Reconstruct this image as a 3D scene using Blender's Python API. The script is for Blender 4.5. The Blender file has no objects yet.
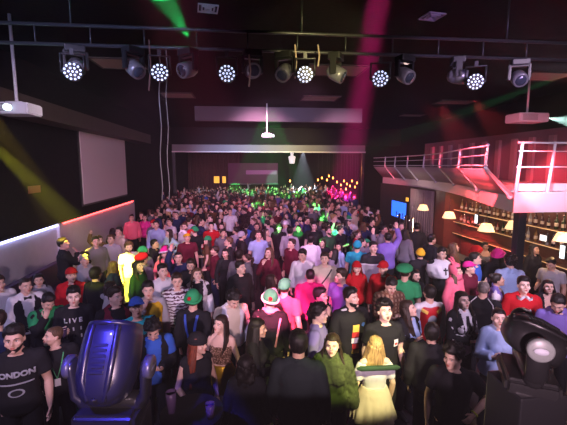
import bpy, bmesh, math, random
from mathutils import Vector, Matrix, noise

random.seed(11)
SC = bpy.context.scene
COL = SC.collection
PI = math.pi
V = Vector
R = math.radians

# ------------------------------------------------------------------ materials
def principled(name):
    m = bpy.data.materials.new(name)
    m.use_nodes = True
    return m, m.node_tree, m.node_tree.nodes['Principled BSDF']

def mat(name, col, rough=0.6, metal=0.0, emit=None, estr=0.0, bump=0.0, bscale=40.0, vary=0.0, vscale=6.0, coat=0.0, trans=0.0, alpha=1.0):
    m, nt, b = principled(name)
    b.inputs['Base Color'].default_value = (*col, 1)
    b.inputs['Roughness'].default_value = rough
    b.inputs['Metallic'].default_value = metal
    b.inputs['Coat Weight'].default_value = coat
    b.inputs['Transmission Weight'].default_value = trans
    b.inputs['Alpha'].default_value = alpha
    if emit:
        b.inputs['Emission Color'].default_value = (*emit, 1)
        b.inputs['Emission Strength'].default_value = estr
    tc = nt.nodes.new('ShaderNodeTexCoord')
    if vary:
        n = nt.nodes.new('ShaderNodeTexNoise'); n.inputs['Scale'].default_value = vscale; n.inputs['Detail'].default_value = 5
        r = nt.nodes.new('ShaderNodeMapRange'); r.inputs['To Min'].default_value = 1 - vary; r.inputs['To Max'].default_value = 1 + vary
        mx = nt.nodes.new('ShaderNodeVectorMath'); mx.operation = 'SCALE'
        mx.inputs[0].default_value = col
        nt.links.new(tc.outputs['Object'], n.inputs['Vector'])
        nt.links.new(n.outputs['Fac'], r.inputs['Value'])
        nt.links.new(r.outputs['Result'], mx.inputs['Scale'])
        nt.links.new(mx.outputs['Vector'], b.inputs['Base Color'])
    if bump:
        n = nt.nodes.new('ShaderNodeTexNoise'); n.inputs['Scale'].default_value = bscale; n.inputs['Detail'].default_value = 4
        bp = nt.nodes.new('ShaderNodeBump'); bp.inputs['Strength'].default_value = bump; bp.inputs['Distance'].default_value = 0.02
        nt.links.new(tc.outputs['Object'], n.inputs['Vector'])
        nt.links.new(n.outputs['Fac'], bp.inputs['Height'])
        nt.links.new(bp.outputs['Normal'], b.inputs['Normal'])
    return m

def object_colour(name, rough, gain=1.0, bump=0.0, bscale=60.0, stretch=(1, 1, 1), sub=0.0, sheen=0.0, tint=None, spec=0.5):
    """a material whose base colour is the object's own colour property, so copies may share one mesh"""
    m, nt, b = principled(name)
    oi = nt.nodes.new('ShaderNodeObjectInfo')
    src = oi.outputs['Color']
    if tint:
        mx = nt.nodes.new('ShaderNodeVectorMath'); mx.operation = 'MULTIPLY'; mx.inputs[1].default_value = tint
        nt.links.new(src, mx.inputs[0]); src = mx.outputs['Vector']
    nt.links.new(src, b.inputs['Base Color'])
    b.inputs['Roughness'].default_value = rough
    b.inputs['Specular IOR Level'].default_value = spec
    b.inputs['Sheen Weight'].default_value = sheen
    if sub:
        b.inputs['Subsurface Weight'].default_value = 0.0
    if bump:
        tc = nt.nodes.new('ShaderNodeTexCoord')
        mp = nt.nodes.new('ShaderNodeMapping'); mp.inputs['Scale'].default_value = stretch
        n = nt.nodes.new('ShaderNodeTexNoise'); n.inputs['Scale'].default_value = bscale; n.inputs['Detail'].default_value = 3
        bp = nt.nodes.new('ShaderNodeBump'); bp.inputs['Strength'].default_value = bump; bp.inputs['Distance'].default_value = 0.01
        nt.links.new(tc.outputs['Object'], mp.inputs['Vector']); nt.links.new(mp.outputs['Vector'], n.inputs['Vector'])
        nt.links.new(n.outputs['Fac'], bp.inputs['Height']); nt.links.new(bp.outputs['Normal'], b.inputs['Normal'])
    return m

M = {}
M['skin'] = object_colour('skin', 0.5, bump=0.05, bscale=120)
M['lip'] = object_colour('lip', 0.4, tint=(0.75, 0.38, 0.38))
M['eye_white'] = mat('eye_white', (0.8, 0.78, 0.76), 0.25)
M['eye_dark'] = mat('eye_dark', (0.02, 0.012, 0.01), 0.3)
M['fabric'] = object_colour('fabric', 0.85, bump=0.25, bscale=90, sheen=0.0, spec=0.2)
M['glossy_fabric'] = object_colour('glossy_fabric', 0.35, bump=0.3, bscale=25)
M['hair'] = object_colour('hair', 0.42, bump=0.6, bscale=60, stretch=(3, 3, 0.25), spec=0.4)
def streaks(m):
    nt = m.node_tree; b = nt.nodes['Principled BSDF']; oi = next(n for n in nt.nodes if n.type == 'OBJECT_INFO')
    tc = nt.nodes.new('ShaderNodeTexCoord'); mp = nt.nodes.new('ShaderNodeMapping'); mp.inputs['Scale'].default_value = (70, 70, 3)
    n = nt.nodes.new('ShaderNodeTexNoise'); n.inputs['Scale'].default_value = 1; n.inputs['Detail'].default_value = 4
    r = nt.nodes.new('ShaderNodeMapRange'); r.inputs['From Min'].default_value = .3; r.inputs['From Max'].default_value = .7; r.inputs['To Min'].default_value = .35; r.inputs['To Max'].default_value = 1.35
    v = nt.nodes.new('ShaderNodeVectorMath'); v.operation = 'SCALE'
    L = nt.links.new
    L(tc.outputs['Object'], mp.inputs['Vector']); L(mp.outputs['Vector'], n.inputs['Vector']); L(n.outputs['Fac'], r.inputs['Value'])
    L(oi.outputs['Color'], v.inputs[0]); L(r.outputs['Result'], v.inputs['Scale']); L(v.outputs['Vector'], b.inputs['Base Color'])
streaks(M['hair'])
M['leather'] = object_colour('leather', 0.4, bump=0.1, bscale=60)

# ------------------------------------------------------------------ mesh helpers
def loft(bm, rings, n=16, mi=0, cap=True, power=2.0):
    """rings: (centre, u half axis, v half axis)"""
    rows = []
    for c, u, v in rings:
        row = []
        for k in range(n):
            a = 2 * PI * k / n
            ca, sa = math.cos(a), math.sin(a)
            if power != 2.0:
                ca = math.copysign(abs(ca) ** (2 / power), ca); sa = math.copysign(abs(sa) ** (2 / power), sa)
            row.append(bm.verts.new(c + u * ca + v * sa))
        rows.append(row)
    for r0, r1 in zip(rows, rows[1:]):
        for k in range(n):
            f = bm.faces.new((r0[k], r0[(k + 1) % n], r1[(k + 1) % n], r1[k])); f.material_index = mi
    if cap:
        f = bm.faces.new(list(reversed(rows[0]))); f.material_index = mi
        f = bm.faces.new(rows[-1]); f.material_index = mi
    return rows

def zring(z, rx, ry, cy=0.0, cx=0.0):
    return (V((cx, cy, z)), V((rx, 0, 0)), V((0, ry, 0)))

def tube(bm, pts, rads, n=12, mi=0, round_ends=True, flat=None, ref=V((0, 1, 0.05))):
    """a tapering tube through pts; flat: (vector, factor) squashes the section along a direction"""
    pts = [V(p) for p in pts]
    dirs = []
    for i in range(len(pts)):
        a = pts[max(i - 1, 0)]; b = pts[min(i + 1, len(pts) - 1)]
        dirs.append((b - a).normalized())
    rings = []
    P, Rr, D = list(pts), list(rads), dirs
    seq = []
    if round_ends:
        seq.append((P[0] - D[0] * Rr[0] * .85, Rr[0] * .45, D[0])); seq.append((P[0] - D[0] * Rr[0] * .5, Rr[0] * .85, D[0]))
    seq += list(zip(P, Rr, D))
    if round_ends:
        seq.append((P[-1] + D[-1] * Rr[-1] * .5, Rr[-1] * .85, D[-1])); seq.append((P[-1] + D[-1] * Rr[-1] * .85, Rr[-1] * .45, D[-1]))
    u = None
    for p, r, d in seq:
        if u is None:
            w = ref if abs(d.dot(ref.normalized())) < .95 else V((1, 0, 0))
            u = (w - d * w.dot(d)).normalized()
        else:
            u = (u - d * u.dot(d)).normalized()
        v = d.cross(u)
        rings.append((p, u * r, v * r))
    if flat:
        fd, k = flat
        rings = [(c, uu - fd * (uu.dot(fd) * (1 - k)), vv - fd * (vv.dot(fd) * (1 - k))) for c, uu, vv in rings]
    return loft(bm, rings, n, mi)

def ball(bm, c, r, mi=0, u=12, v=8, mtx=None):
    r = r if isinstance(r, (tuple, list)) else (r, r, r)
    m = Matrix.Translation(V(c)) @ (mtx or Matrix.Identity(4)) @ Matrix.Diagonal((*r, 1))
    rows, vs = [], []
    for j in range(1, v):
        th = PI * j / v
        rows.append([bm.verts.new(m @ V((math.sin(th) * math.cos(2 * PI * i / u), math.sin(th) * math.sin(2 * PI * i / u), math.cos(th)))) for i in range(u)])
    t, b = bm.verts.new(m @ V((0, 0, 1))), bm.verts.new(m @ V((0, 0, -1)))
    for i in range(u):
        k = (i + 1) % u
        fs = [bm.faces.new((t, rows[0][i], rows[0][k])), bm.faces.new((b, rows[-1][k], rows[-1][i]))]
        fs += [bm.faces.new((r0[i], r1[i], r1[k], r0[k])) for r0, r1 in zip(rows, rows[1:])]
        for f in fs: f.material_index = mi
    return [t, b] + [x for row in rows for x in row]

def box(bm, lo, hi, mi=0, mtx=None):
    lo, hi = V(lo), V(hi)
    m = Matrix.Translation((lo + hi) / 2) @ Matrix.Diagonal((*(hi - lo), 1))
    if mtx is not None:
        m = mtx @ m
    res = bmesh.ops.create_cube(bm, size=1, matrix=m)
    for x in res['verts']:
        for f in x.link_faces:
            f.material_index = mi
    return res['verts']

def to_mesh(bm, name, mats, smooth=True):
    bmesh.ops.recalc_face_normals(bm, faces=bm.faces)
    me = bpy.data.meshes.new(name)
    bm.to_mesh(me); bm.free()
    for m in mats:
        me.materials.append(m)
    if smooth:
        me.shade_smooth()
    return me

def add(name, me, parent=None, loc=None, rot=None, mtx=None, color=None):
    o = bpy.data.objects.new(name, me)
    COL.objects.link(o)
    if parent is not None:
        o.parent = parent
    if mtx is not None:
        o.matrix_local = mtx
    else:
        if loc is not None: o.location = loc
        if rot is not None: o.rotation_euler = rot
    if color is not None:
        o.color = (*color, 1)
    return o

def union(bm, voxel, smooth=3, ratio=1.0):
    """one continuous skin around overlapping closed shapes"""
    bmesh.ops.recalc_face_normals(bm, faces=bm.faces)
    me = bpy.data.meshes.new('tmp'); bm.to_mesh(me); bm.free()
    o = bpy.data.objects.new('tmp', me); COL.objects.link(o)
    r = o.modifiers.new('r', 'REMESH'); r.mode = 'VOXEL'; r.voxel_size = voxel; r.adaptivity = 0
    if smooth:
        s = o.modifiers.new('s', 'SMOOTH'); s.iterations = smooth; s.factor = .5
    if ratio < 1:
        d = o.modifiers.new('d', 'DECIMATE'); d.ratio = ratio
    dg = bpy.context.evaluated_depsgraph_get(); dg.update()
    out = bmesh.new(); out.from_mesh(o.evaluated_get(dg).data)
    bpy.data.objects.remove(o); bpy.data.meshes.remove(me)
    return out

# ------------------------------------------------------------------ the human figure (faces -Y, 1.75 m)
POSES = {   # per side: elbow, wrist, finger direction, palm normal, finger curl (side +1; x is mirrored for the other arm)
    'rest':  ((.245, .03, 1.13), (.255, -.05, .885), (0.02, -.2, -1), (-1, -.1, 0), .45),
    'drink': ((.235, -.01, 1.14), (.135, -.235, 1.22), (-.75, -.55, .15), (-.3, .8, 0), 1.25),
    'phone': ((.225, -.03, 1.13), (.075, -.265, 1.16), (-.5, -.75, .25), (0, .4, .9), .9),
    'up':    ((.315, -.10, 1.61), (.25, -.16, 1.86), (-.1, -.05, 1), (0, -1, 0), .3),
    'hip':   ((.375, .09, 1.18), (.205, -.06, 1.03), (-.6, -.5, -.6), (-.4, .7, 0), .6),
    'talk':  ((.24, .03, 1.13), (.2, -.215, 1.06), (-.1, -1, .15), (-1, 0, .3), .5),
    'dance': ((.345, -.06, 1.23), (.245, -.245, 1.42), (-.25, -.3, .9), (-.3, -.8, -.2), .7),
    'face':  ((.215, -.2, 1.2), (.075, -.235, 1.43), (-.35, .3, .9), (-.2, .9, 0), .6),
    'point': ((.27, -.12, 1.17), (.2, -.33, 1.33), (-.1, -.5, .9), (-.2, -.9, -.5), .35),
    'over':  ((.40, -.06, 1.33), (.60, -.16, 1.40), (1, -.1, -.1), (0, .2, -1), .5),
}
ARMS = {  # figure pose -> (right arm, left arm)
    'stand': ('rest', 'rest'), 'drink': ('drink', 'rest'), 'phone': ('phone', 'phone'), 'wave': ('up', 'rest'), 'cheer': ('up', 'up'),
    'hip': ('rest', 'hip'), 'talk': ('talk', 'rest'), 'dance': ('dance', 'talk'), 'groove': ('dance', 'dance'), 'face': ('face', 'rest'),
    'rock': ('point', 'talk'), 'toast': ('rest', 'drink'), 'hug': ('over', 'rest'),
}
def arm(pose, side, sex):
    e, w, d, nrm, curl = POSES[pose]
    s = V((side * (.178 if sex == 'm' else .152), .01, 1.405 if sex == 'm' else 1.385))
    k = 1 if sex == 'm' else .95
    fx = lambda p: V((p[0] * side * k, p[1], p[2] if sex == 'm' else p[2] - .012))
    return s, fx(e), fx(w), fx((d[0], d[1], d[2] + (0 if sex == 'm' else .012))).normalized(), V((nrm[0] * side, nrm[1], nrm[2])).normalized(), curl

TORSO = {
    'm': [(.845, .10, .075), (.88, .155, .108), (.94, .17, .118), (1.0, .165, .112), (1.08, .152, .103), (1.18, .158, .107), (1.28, .176, .118), (1.36, .183, .112), (1.415, .165, .09), (1.455, .105, .072), (1.485, .066, .062)],
    'f': [(.845, .10, .08), (.88, .162, .115), (.94, .178, .125), (1.0, .162, .113), (1.09, .126, .09), (1.18, .132, .093), (1.26, .148, .105), (1.34, .155, .098), (1.40, .135, .08), (1.445, .085, .064), (1.475, .056, .053)],
}
def torso_rings(sex, z0, z1, e=0.0):
    """rings of the trunk between two heights, e metres outside the skin"""
    T = TORSO[sex]
    def at(z):
        if z <= T[0][0]: return T[0][1], T[0][2]
        for (a, ax, ay), (b, bx, by) in zip(T, T[1:]):
            if a <= z <= b:
                t = (z - a) / (b - a); return ax + (bx - ax) * t, ay + (by - ay) * t
        return T[-1][1], T[-1][2]
    zs = sorted({z0, z1, *[t[0] for t in T if z0 < t[0] < z1]})
    return [zring(z, at(z)[0] + e, at(z)[1] + e, .012 * (1 if z < 1.0 else 0)) for z in zs]

def leg_points(side):
    return [(side * .088, .0, .88), (side * .095, -.012, .70), (side * .1, -.018, .50), (side * .102, .012, .36), (side * .102, .028, .10)]
LEG_R = [.09, .078, .056, .056, .038]

def add_hand(palm, fing, w, d, nrm, curl, side, scale):
    """a palm into one bmesh (to be fused) and five bent fingers into another"""
    nrm = (nrm - d * nrm.dot(d)).normalized()
    s = d.cross(nrm).normalized() * side          # towards the little finger or the thumb, mirrored with the hand
    L = .088 * scale
    rings = []
    for t, hw, th in ((-.25, .024, .02), (.0, .027, .019), (.35, .037, .017), (.8, .041, .015), (1.0, .036, .011)):
        rings.append((w + d * (L * t), s * (hw * scale), nrm * (th * scale)))
    loft(palm, rings, 12, 0)
    for i, (off, ln, a0) in enumerate(((-.030, .068, .0), (-.010, .077, .06), (.010, .072, .12), (.029, .056, .2))):
        p = w + d * (L * .88) + s * (off * scale)
        pts = [p - d * .012, p + d * .004]
        ang = curl * .45 + a0 * .5
        dd = d + s * (off * 1.5)
        for seg, fl in ((.45, .75), (.32, 1.0), (.23, .7)):
            v = (dd * math.cos(ang) + nrm * math.sin(ang)).normalized()
            pts.append(pts[-1] + v * (ln * seg * scale))
            ang += curl * fl
        tube(fing, pts, [.0088 * scale, .0092 * scale, .0088 * scale, .0078 * scale, .0062 * scale], 6, 0)
    p = w + d * (L * .22) - s * (.026 * scale)
    a = (d * .62 - s * .72 + nrm * .28).normalized(); b = (d * .85 - s * .2 + nrm * .42).normalized()
    tube(fing, [p, p + a * .034 * scale, p + a * .034 * scale + b * .03 * scale, p + a * .034 * scale + b * .052 * scale], [.0125 * scale, .011 * scale, .0095 * scale, .007 * scale], 6, 0)

HEAD = [(.116, .022, -.015, .045), (.106, .05, -.05, .072), (.085, .068, -.078, .092), (.05, .0765, -.092, .102), (.02, .0775, -.096, .102), (-.01, .075, -.09, .095),
        (-.035, .071, -.091, .082), (-.06, .064, -.093, .06), (-.085, .053, -.092, .032), (-.104, .038, -.088, .0), (-.117, .02, -.078, -.03)]
def head_at(z):
    H = HEAD
    for (a, w0, f0, b0), (b, w1, f1, b1) in zip(H, H[1:]):
        if b <= z <= a:
            t = (a - z) / (a - b); return w0 + (w1 - w0) * t, f0 + (f1 - f0) * t, b0 + (b1 - b0) * t
    h = H[0] if z > 0 else H[-1]
    return h[1:]

def head_matrix(sex, yaw, pitch, roll=0.0):
    piv = V((0, .012, 1.535 if sex == 'm' else 1.522))
    return Matrix.Translation(piv) @ Matrix.Rotation(yaw, 4, 'Z') @ Matrix.Rotation(pitch, 4, 'X') @ Matrix.Rotation(roll, 4, 'Y') @ Matrix.Translation((0, -.03, .092)) @ Matrix.Diagonal((1, 1, 1, 1) if sex == 'm' else (.95, .95, .95, 1))

def head_shell(bm, H):
    rings = []
    for z, w, f, b in HEAD:
        c = V((0, (f + b) / 2, z))
        rings.append((H @ c, H.to_3x3() @ V((w, 0, 0)), H.to_3x3() @ V((0, (b - f) / 2, 0))))
    loft(bm, rings, 20, 0, power=2.15)
    T = lambda pts, r, n=8: tube(bm, [H @ V(p) for p in pts], r, n)
    T([(0, -.094, .018), (0, -.103, -.004), (0, -.115, -.028)], [.0075, .0095, .0125])
    T([(-.013, -.1, -.033), (.013, -.1, -.033)], [.009, .009])
    T([(-.05, -.076, .021), (-.02, -.0935, .021), (.02, -.0935, .021), (.05, -.076, .021)], [.008, .009, .009, .008])
    for s in (-1, 1):
        ball(bm, H @ V((s * .047, -.062, -.03)), .026)
        ball(bm, H @ V((s * .079, .012, -.008)), (.011, .02, .032), mtx=H.to_3x3().to_4x4() @ Matrix.Rotation(s * .35, 4, 'Z') @ Matrix.Rotation(-.2, 4, 'X'))
    ball(bm, H @ V((0, -.08, -.1)), .022)
    ball(bm, H @ V((0, -.09, -.066)), (.024, .012, .014))

BODIES = {}
def body_mesh(sex, pose, yaw, pitch, mouth=0.0):
    key = (sex, pose, yaw, pitch, mouth)
    if key in BODIES:
        return BODIES[key]
    H = head_matrix(sex, R(yaw), R(pitch))
    bm, fing = bmesh.new(), bmesh.new()
    loft(bm, torso_rings(sex, .845, 1.485), 20, 0, power=2.3)
    if sex == 'f':
        for s in (-1, 1):
            ball(bm, (s * .064, -.078, 1.262), (.064, .06, .064))
    nk = .058 if sex == 'm' else .047
    tube(bm, [(0, .022, 1.43), (0, .016, 1.5), H @ V((0, .03, -.05))], [nk * 1.15, nk, nk], 14)
    for s in (-1, 1):   # trapezius
        tube(bm, [(s * .03, .025, 1.5), (s * .085, .02, 1.44), (s * .15, .012, 1.405)], [.035, .042, .045], 10)
    head_shell(bm, H)
    k = 1.0 if sex == 'm' else .84
    for side, p in zip((-1, 1), ARMS[pose]):
        S, E, W, d, nrm, curl = arm(p, side, sex)
        ua = (E - S)
        tube(bm, [S, S + ua * .3, S + ua * .7, E], [.058 * k, .053 * k, .046 * k, .041 * k], 12)
        fa = (W - E)
        tube(bm, [E, E + fa * .3, E + fa * .75, W], [.041 * k, .043 * k, .033 * k, .026 * k], 12)
        add_hand(bm, fing, W, d, nrm, curl, side, 1.0 if sex == 'm' else .9)
    for side in (-1, 1):
        tube(bm, leg_points(side), [r * (1 if sex == 'm' else .96) for r in LEG_R], 14)
        tube(bm, [(side * .102, .05, .045), (side * .108, -.03, .05), (side * .118, -.12, .032), (side * .12, -.16, .028)], [.04, .043, .036, .026], 12, flat=(V((0, 0, 1)), .9))
    out = union(bm, .0075, 3, .28)
    fm = bpy.data.meshes.new('f'); fing.to_mesh(fm); fing.free(); out.from_mesh(fm); bpy.data.meshes.remove(fm)
    for f in out.faces:
        f.material_index = 0
    q = H.to_3x3().to_4x4()
    for s in (-1, 1):
        ball(out, H @ V((s * .0315, -.0795, .0)), (.0135, .012, .0085), 1, 10, 8, q)
        ball(out, H @ V((s * .0315, -.0885, .0)), (.0058, .004, .0062), 2, 8, 6, q)
        tube(out, [H @ V((s * .014, -.1005, .0195)), H @ V((s * .033, -.0955, .0255)), H @ V((s * .054, -.077, .02))], [.0035, .0042, .0025], 6, 2)
        tube(out, [H @ V((s * .019, -.0895, .0055)), H @ V((s * .0315, -.0915, .0095)), H @ V((s * .045, -.082, .005))], [.0018, .0026, .0018], 5, 2)
    ball(out, H @ V((0, -.0985, -.0605)), (.023, .008, .006), 3, 10, 6, q)
    ball(out, H @ V((0, -.0985, -.0715 - mouth * .02)), (.019, .008, .0068), 3, 10, 6, q)
    if mouth:
        ball(out, H @ V((0, -.0985, -.066 - mouth * .01)), (.017, .006, .004 + mouth * .011), 2, 10, 6, q)
    me = to_mesh(out, 'person_' + '_'.join(map(str, key)), [M['skin'], M['eye_white'], M['eye_dark'], M['lip']])
    BODIES[key] = (me, H)
    return BODIES[key]

# ------------------------------------------------------------------ garments, shaped on the same skeleton
def wrinkle(bm, amp, scale, seed=0.0, zamp=None):
    bm.normal_update()
    for v in bm.verts:
        p = v.co * scale + V((seed, seed * .7, 0))
        n = noise.fractal(V((p.x, p.y, p.z * .6)), 1.0, 2.0, 3)
        v.co += v.normal * n * amp

GARMENTS = {}
def garment(kind, sex, pose, material='fabric'):
    key = (kind, sex, pose, material)
    if key in GARMENTS:
        return GARMENTS[key]
    bm = bmesh.new()
    k = 1.0 if sex == 'm' else .84
    def sleeves(frac, e, cuff=0.0, puff=0.0):
        for side, p in zip((-1, 1), ARMS[pose]):
            S, E, W, d, nrm, curl = arm(p, side, sex)
            pts, rad = [S, S + (E - S) * .3], [.058 * k + e, .054 * k + e + puff]
            if frac <= 1:
                pts.append(S + (E - S) * frac); rad.append(.05 * k + e + cuff + puff)
            else:
                pts += [S + (E - S) * .72, E]; rad += [.047 * k + e, .044 * k + e]
                f = frac - 1
                pts += [E + (W - E) * f * .4, E + (W - E) * f]; rad += [.044 * k + e, .031 * k + e + cuff]
            tube(bm, pts, rad, 12, round_ends=False)
            ball(bm, S, .058 * k + e)
    def bust(e):
        if sex == 'f':
            for s in (-1, 1):
                ball(bm, (s * .064, -.078, 1.262), (.062 + e, .06 + e, .06 + e))
    def collar(e, z=1.475):
        ball(bm, (0, .028, z - .03), (.078 + e, .066 + e, .05), 0, 14, 8)
        for s in (-1, 1):
            tube(bm, [(s * .04, .022, z), (s * .085, .02, 1.445), (s * .15, .012, 1.41)], [.03 + e, .042 + e, .045 + e], 10)
    vox, sm, ratio, amp, wsc = .012, 3, .5, .006, 9
    low = .85
    if kind in ('tshirt', 'longsleeve', 'shirt', 'sweater'):
        e = {'tshirt': .02, 'longsleeve': .02, 'shirt': .024, 'sweater': .03}[kind]
        loft(bm, torso_rings(sex, low, 1.47, e), 20, 0, power=2.3); bust(e); collar(e)
        sleeves({'tshirt': .62}.get(kind, 1.93), e + (.008 if kind == 'tshirt' else .002), .006)
        if kind == 'shirt':
            tube(bm, [(-.05, -.055, 1.485), (-.062, .03, 1.51), (0, .075, 1.515), (.062, .03, 1.51), (.05, -.055, 1.485)], [.016] * 5, 8)
        if kind == 'sweater':
            loft(bm, torso_rings(sex, low - .01, low + .05, e + .008), 20, 0, power=2.3)
    elif kind in ('jacket', 'coat', 'open_jacket', 'hoodie', 'fur'):
        e = {'jacket': .034, 'coat': .036, 'open_jacket': .032, 'hoodie': .036, 'fur': .05}[kind]
        loft(bm, torso_rings(sex, .74 if kind == 'coat' else .85, 1.47, e), 20, 0, power=2.3); bust(e - .01); collar(e - .008)
        sleeves(1.96, e - .008, .006)
        if kind == 'hoodie':
            tube(bm, [(-.1, -.06, 1.46), (-.1, .04, 1.49), (0, .12, 1.49), (.1, .04, 1.49), (.1, -.06, 1.46)], [.03, .045, .055, .045, .03], 8)
        elif kind == 'fur':
            amp, wsc = .02, 26
        else:
            tube(bm, [(-.06, -.06, 1.46), (-.075, .03, 1.51), (0, .085, 1.52), (.075, .03, 1.51), (.06, -.06, 1.46)], [.018] * 5, 8)
    elif kind == 'vest':
        e = .034
        loft(bm, torso_rings(sex, .86, 1.44, e), 20, 0, power=2.3); bust(e - .012); collar(.012, 1.455)
    elif kind == 'waistcoat':
        e = .03
        loft(bm, torso_rings(sex, .9, 1.41, e), 20, 0, power=2.3); bust(e - .012)
        for s in (-1, 1):
            tube(bm, [(s * .1, -.09, 1.38), (s * .095, .0, 1.455), (s * .1, .09, 1.38)], [.045, .042, .045], 10)
    elif kind in ('tank', 'crop'):
        e = .01
        loft(bm, torso_rings(sex, .9 if kind == 'tank' else 1.08, 1.335, e), 20, 0, power=2.3); bust(e)
        for s in (-1, 1):
            tube(bm, [(s * .085, -.1, 1.3), (s * .095, -.045, 1.4), (s * .09, .03, 1.425), (s * .085, .08, 1.33)], [.013] * 4, 8)
    elif kind in ('offshoulder', 'dress'):
        e = .019
        loft(bm, torso_rings(sex, .93, 1.36, e), 20, 0, power=2.3); bust(e)
        if kind == 'offshoulder':
            for side, p in zip((-1, 1), ARMS[pose]):
                S, E, W, d, nrm, curl = arm(p, side, sex)
                tube(bm, [S + (E - S) * .12, S + (E - S) * .4, S + (E - S) * .62], [.068, .078, .062], 12)
        else:
            for s in (-1, 1):
                tube(bm, [(s * .085, -.1, 1.32), (s * .09, -.04, 1.41), (s * .085, .08, 1.35)], [.014] * 3, 8)
            loft(bm, [zring(1.0, .17, .125), zring(.94, .19, .14), zring(.8, .22, .17), zring(.62, .25, .2)], 24, 0)
    elif kind == 'skirt':
        loft(bm, [zring(1.085, .158, .118, .004), zring(1.0, .196, .15, .01), zring(.9, .225, .178, .01), zring(.72, .275, .225), zring(.64, .295, .245)], 28, 0)
    elif kind == 'short_skirt':
        loft(bm, [zring(1.06, .152, .114), zring(.98, .192, .145, .01), zring(.86, .204, .16, .01), zring(.66, .2, .155)], 28, 0)
    elif kind == 'trousers':
        loft(bm, torso_rings(sex, .845, 1.0, .008), 20, 0, power=2.3)
        for side in (-1, 1):
            tube(bm, leg_points(side), [r + e for r, e in zip(LEG_R, (.006, .014, .024, .022, .03))], 14, round_ends=False)
    elif kind == 'poncho':     # wide bib collar
        loft(bm, [zring(1.14, .25, .215), zring(1.17, .285, .235), zring(1.30, .30, .215), zring(1.40, .285, .18), zring(1.46, .19, .14), zring(1.505, .095, .09)], 24, 0)
        amp = .003
    elif kind == 'habit':
        e = .04
        loft(bm, [zring(.06, .30, .26), *torso_rings(sex, .9, 1.46, e)], 24, 0); sleeves(1.9, .03, .03); collar(.02)
    elif kind == 'onesie':
        e = .04
        loft(bm, torso_rings(sex, .80, 1.47, e), 20, 0, power=2.3); collar(e); bust(e - .02)
        sleeves(1.96, .03, .006)
        for side in (-1, 1):
            tube(bm, leg_points(side), [r + .03 for r in LEG_R], 14, round_ends=False)
    out = union(bm, vox, sm, ratio)
    wrinkle(out, amp, wsc, len(GARMENTS) * 3.1)
    if kind == 'skirt' or kind == 'dress':
        for v in out.verts:
            if v.co.z < .98:
                a = math.atan2(v.co.x, v.co.y); t = min(1, (.98 - v.co.z) / .3)
                s = 1 + .05 * t * math.sin(a * 13)
                v.co.x *= s; v.co.y *= s
    if kind in ('open_jacket', 'waistcoat', 'coat'):
        w = {'open_jacket': .085, 'coat': .07, 'waistcoat': .06}[kind]
        dead = [f for f in out.faces if f.calc_center_median().y < -.02 and abs(f.calc_center_median().x) < w * (1.0 + max(0, f.calc_center_median().z - 1.2) * (2.2 if kind == 'waistcoat' else .6)) - (.03 if kind == 'waistcoat' and f.calc_center_median().z < 1.15 else 0) and .5 < f.calc_center_median().z < 1.60
                and not any(abs(f.calc_center_median().x) > .4 for _ in (0,))]
        # keep the sleeves of arms that are held in front of the chest
        keep = []
        for side, p in zip((-1, 1), ARMS[pose]):
            S, E, W, *_ = arm(p, side, sex)
            keep.append((E, W))
        def near(c):
            for E, W in keep:
                t = max(0, min(1, (c - E).dot(W - E) / (W - E).length_squared))
                if (c - (E + (W - E) * t)).length < .085: return True
            return False
        dead = [f for f in dead if not near(f.calc_center_median()) and f.calc_center_median().y < .0]
        bmesh.ops.delete(out, geom=dead, context='FACES')
        loose = [v for v in out.verts if not v.link_faces]
        bmesh.ops.delete(out, geom=loose, context='VERTS')
    me = to_mesh(out, kind, [M[material]])
    GARMENTS[key] = me
    return me

def garment_copy(kind, sex, pose, material):
    """same cut in another cloth"""
    key = (kind, sex, pose, material)
    if key not in GARMENTS:
        me = garment(kind, sex, pose).copy()
        me.materials.clear(); me.materials.append(M[material])
        GARMENTS[key] = me
    return GARMENTS[key]

SHOES = {}
def shoe_mesh(side):
    if side not in SHOES:
        bm = bmesh.new()
        tube(bm, [(side * .102, .055, .05), (side * .108, -.03, .058), (side * .118, -.12, .042), (side * .12, -.17, .035)], [.05, .054, .046, .034], 14, flat=(V((0, 0, 1)), .95))
        tube(bm, [(side * .102, .03, .06), (side * .102, .028, .14)], [.05, .05], 12, round_ends=False)
        o = union(bm, .01, 2, .6)
        for v in o.verts:
            v.co.z = max(v.co.z, .0)
        SHOES[side] = to_mesh(o, 'shoe', [M['leather']])
    return SHOES[side]

# ------------------------------------------------------------------ hair, beards and hats, in the head's own frame
HAIR = {}
def scalp(bm, thick, hairline, lump=0.0, lscale=30, top=0.0, front=0.0, seed=0.0, nu=36, nv=24):
    """a closed cap that stands outside the skull where hairline(direction) > 0 and sinks inside it elsewhere"""
    rows = []
    for j in range(nv + 1):
        th = PI * j / nv
        row = []
        for i in range(nu):
            ph = 2 * PI * i / nu
            d = V((math.sin(th) * math.cos(ph), math.sin(th) * math.sin(ph), math.cos(th)))
            z = d.z * .117
            w, f, b = head_at(max(-.116, min(.115, z)))
            rr = math.sqrt(max(0, 1 - d.z ** 2))
            cy = (f + b) / 2
            base = V((w * d.x / max(rr, 1e-3) if rr > 1e-3 else 0, cy + (b - f) / 2 * (d.y / max(rr, 1e-3) if rr > 1e-3 else 0), z))
            h = max(0.0, min(1.0, hairline(base, d)))
            n = V((d.x, d.y, d.z)).normalized()
            t = thick + top * max(0, d.z) ** 2 + front * max(0, d.z) * max(0, -d.y)
            t += lump * noise.fractal(base * lscale + V((seed, 0, 0)), 1, 2, 3)
            row.append(bm.verts.new(base + n * (-.016 * (1 - h) + t * h)))
        rows.append(row)
    for a, b in zip(rows, rows[1:]):
        for i in range(nu):
            bm.faces.new((a[i], a[(i + 1) % nu], b[(i + 1) % nu], b[i]))

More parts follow.
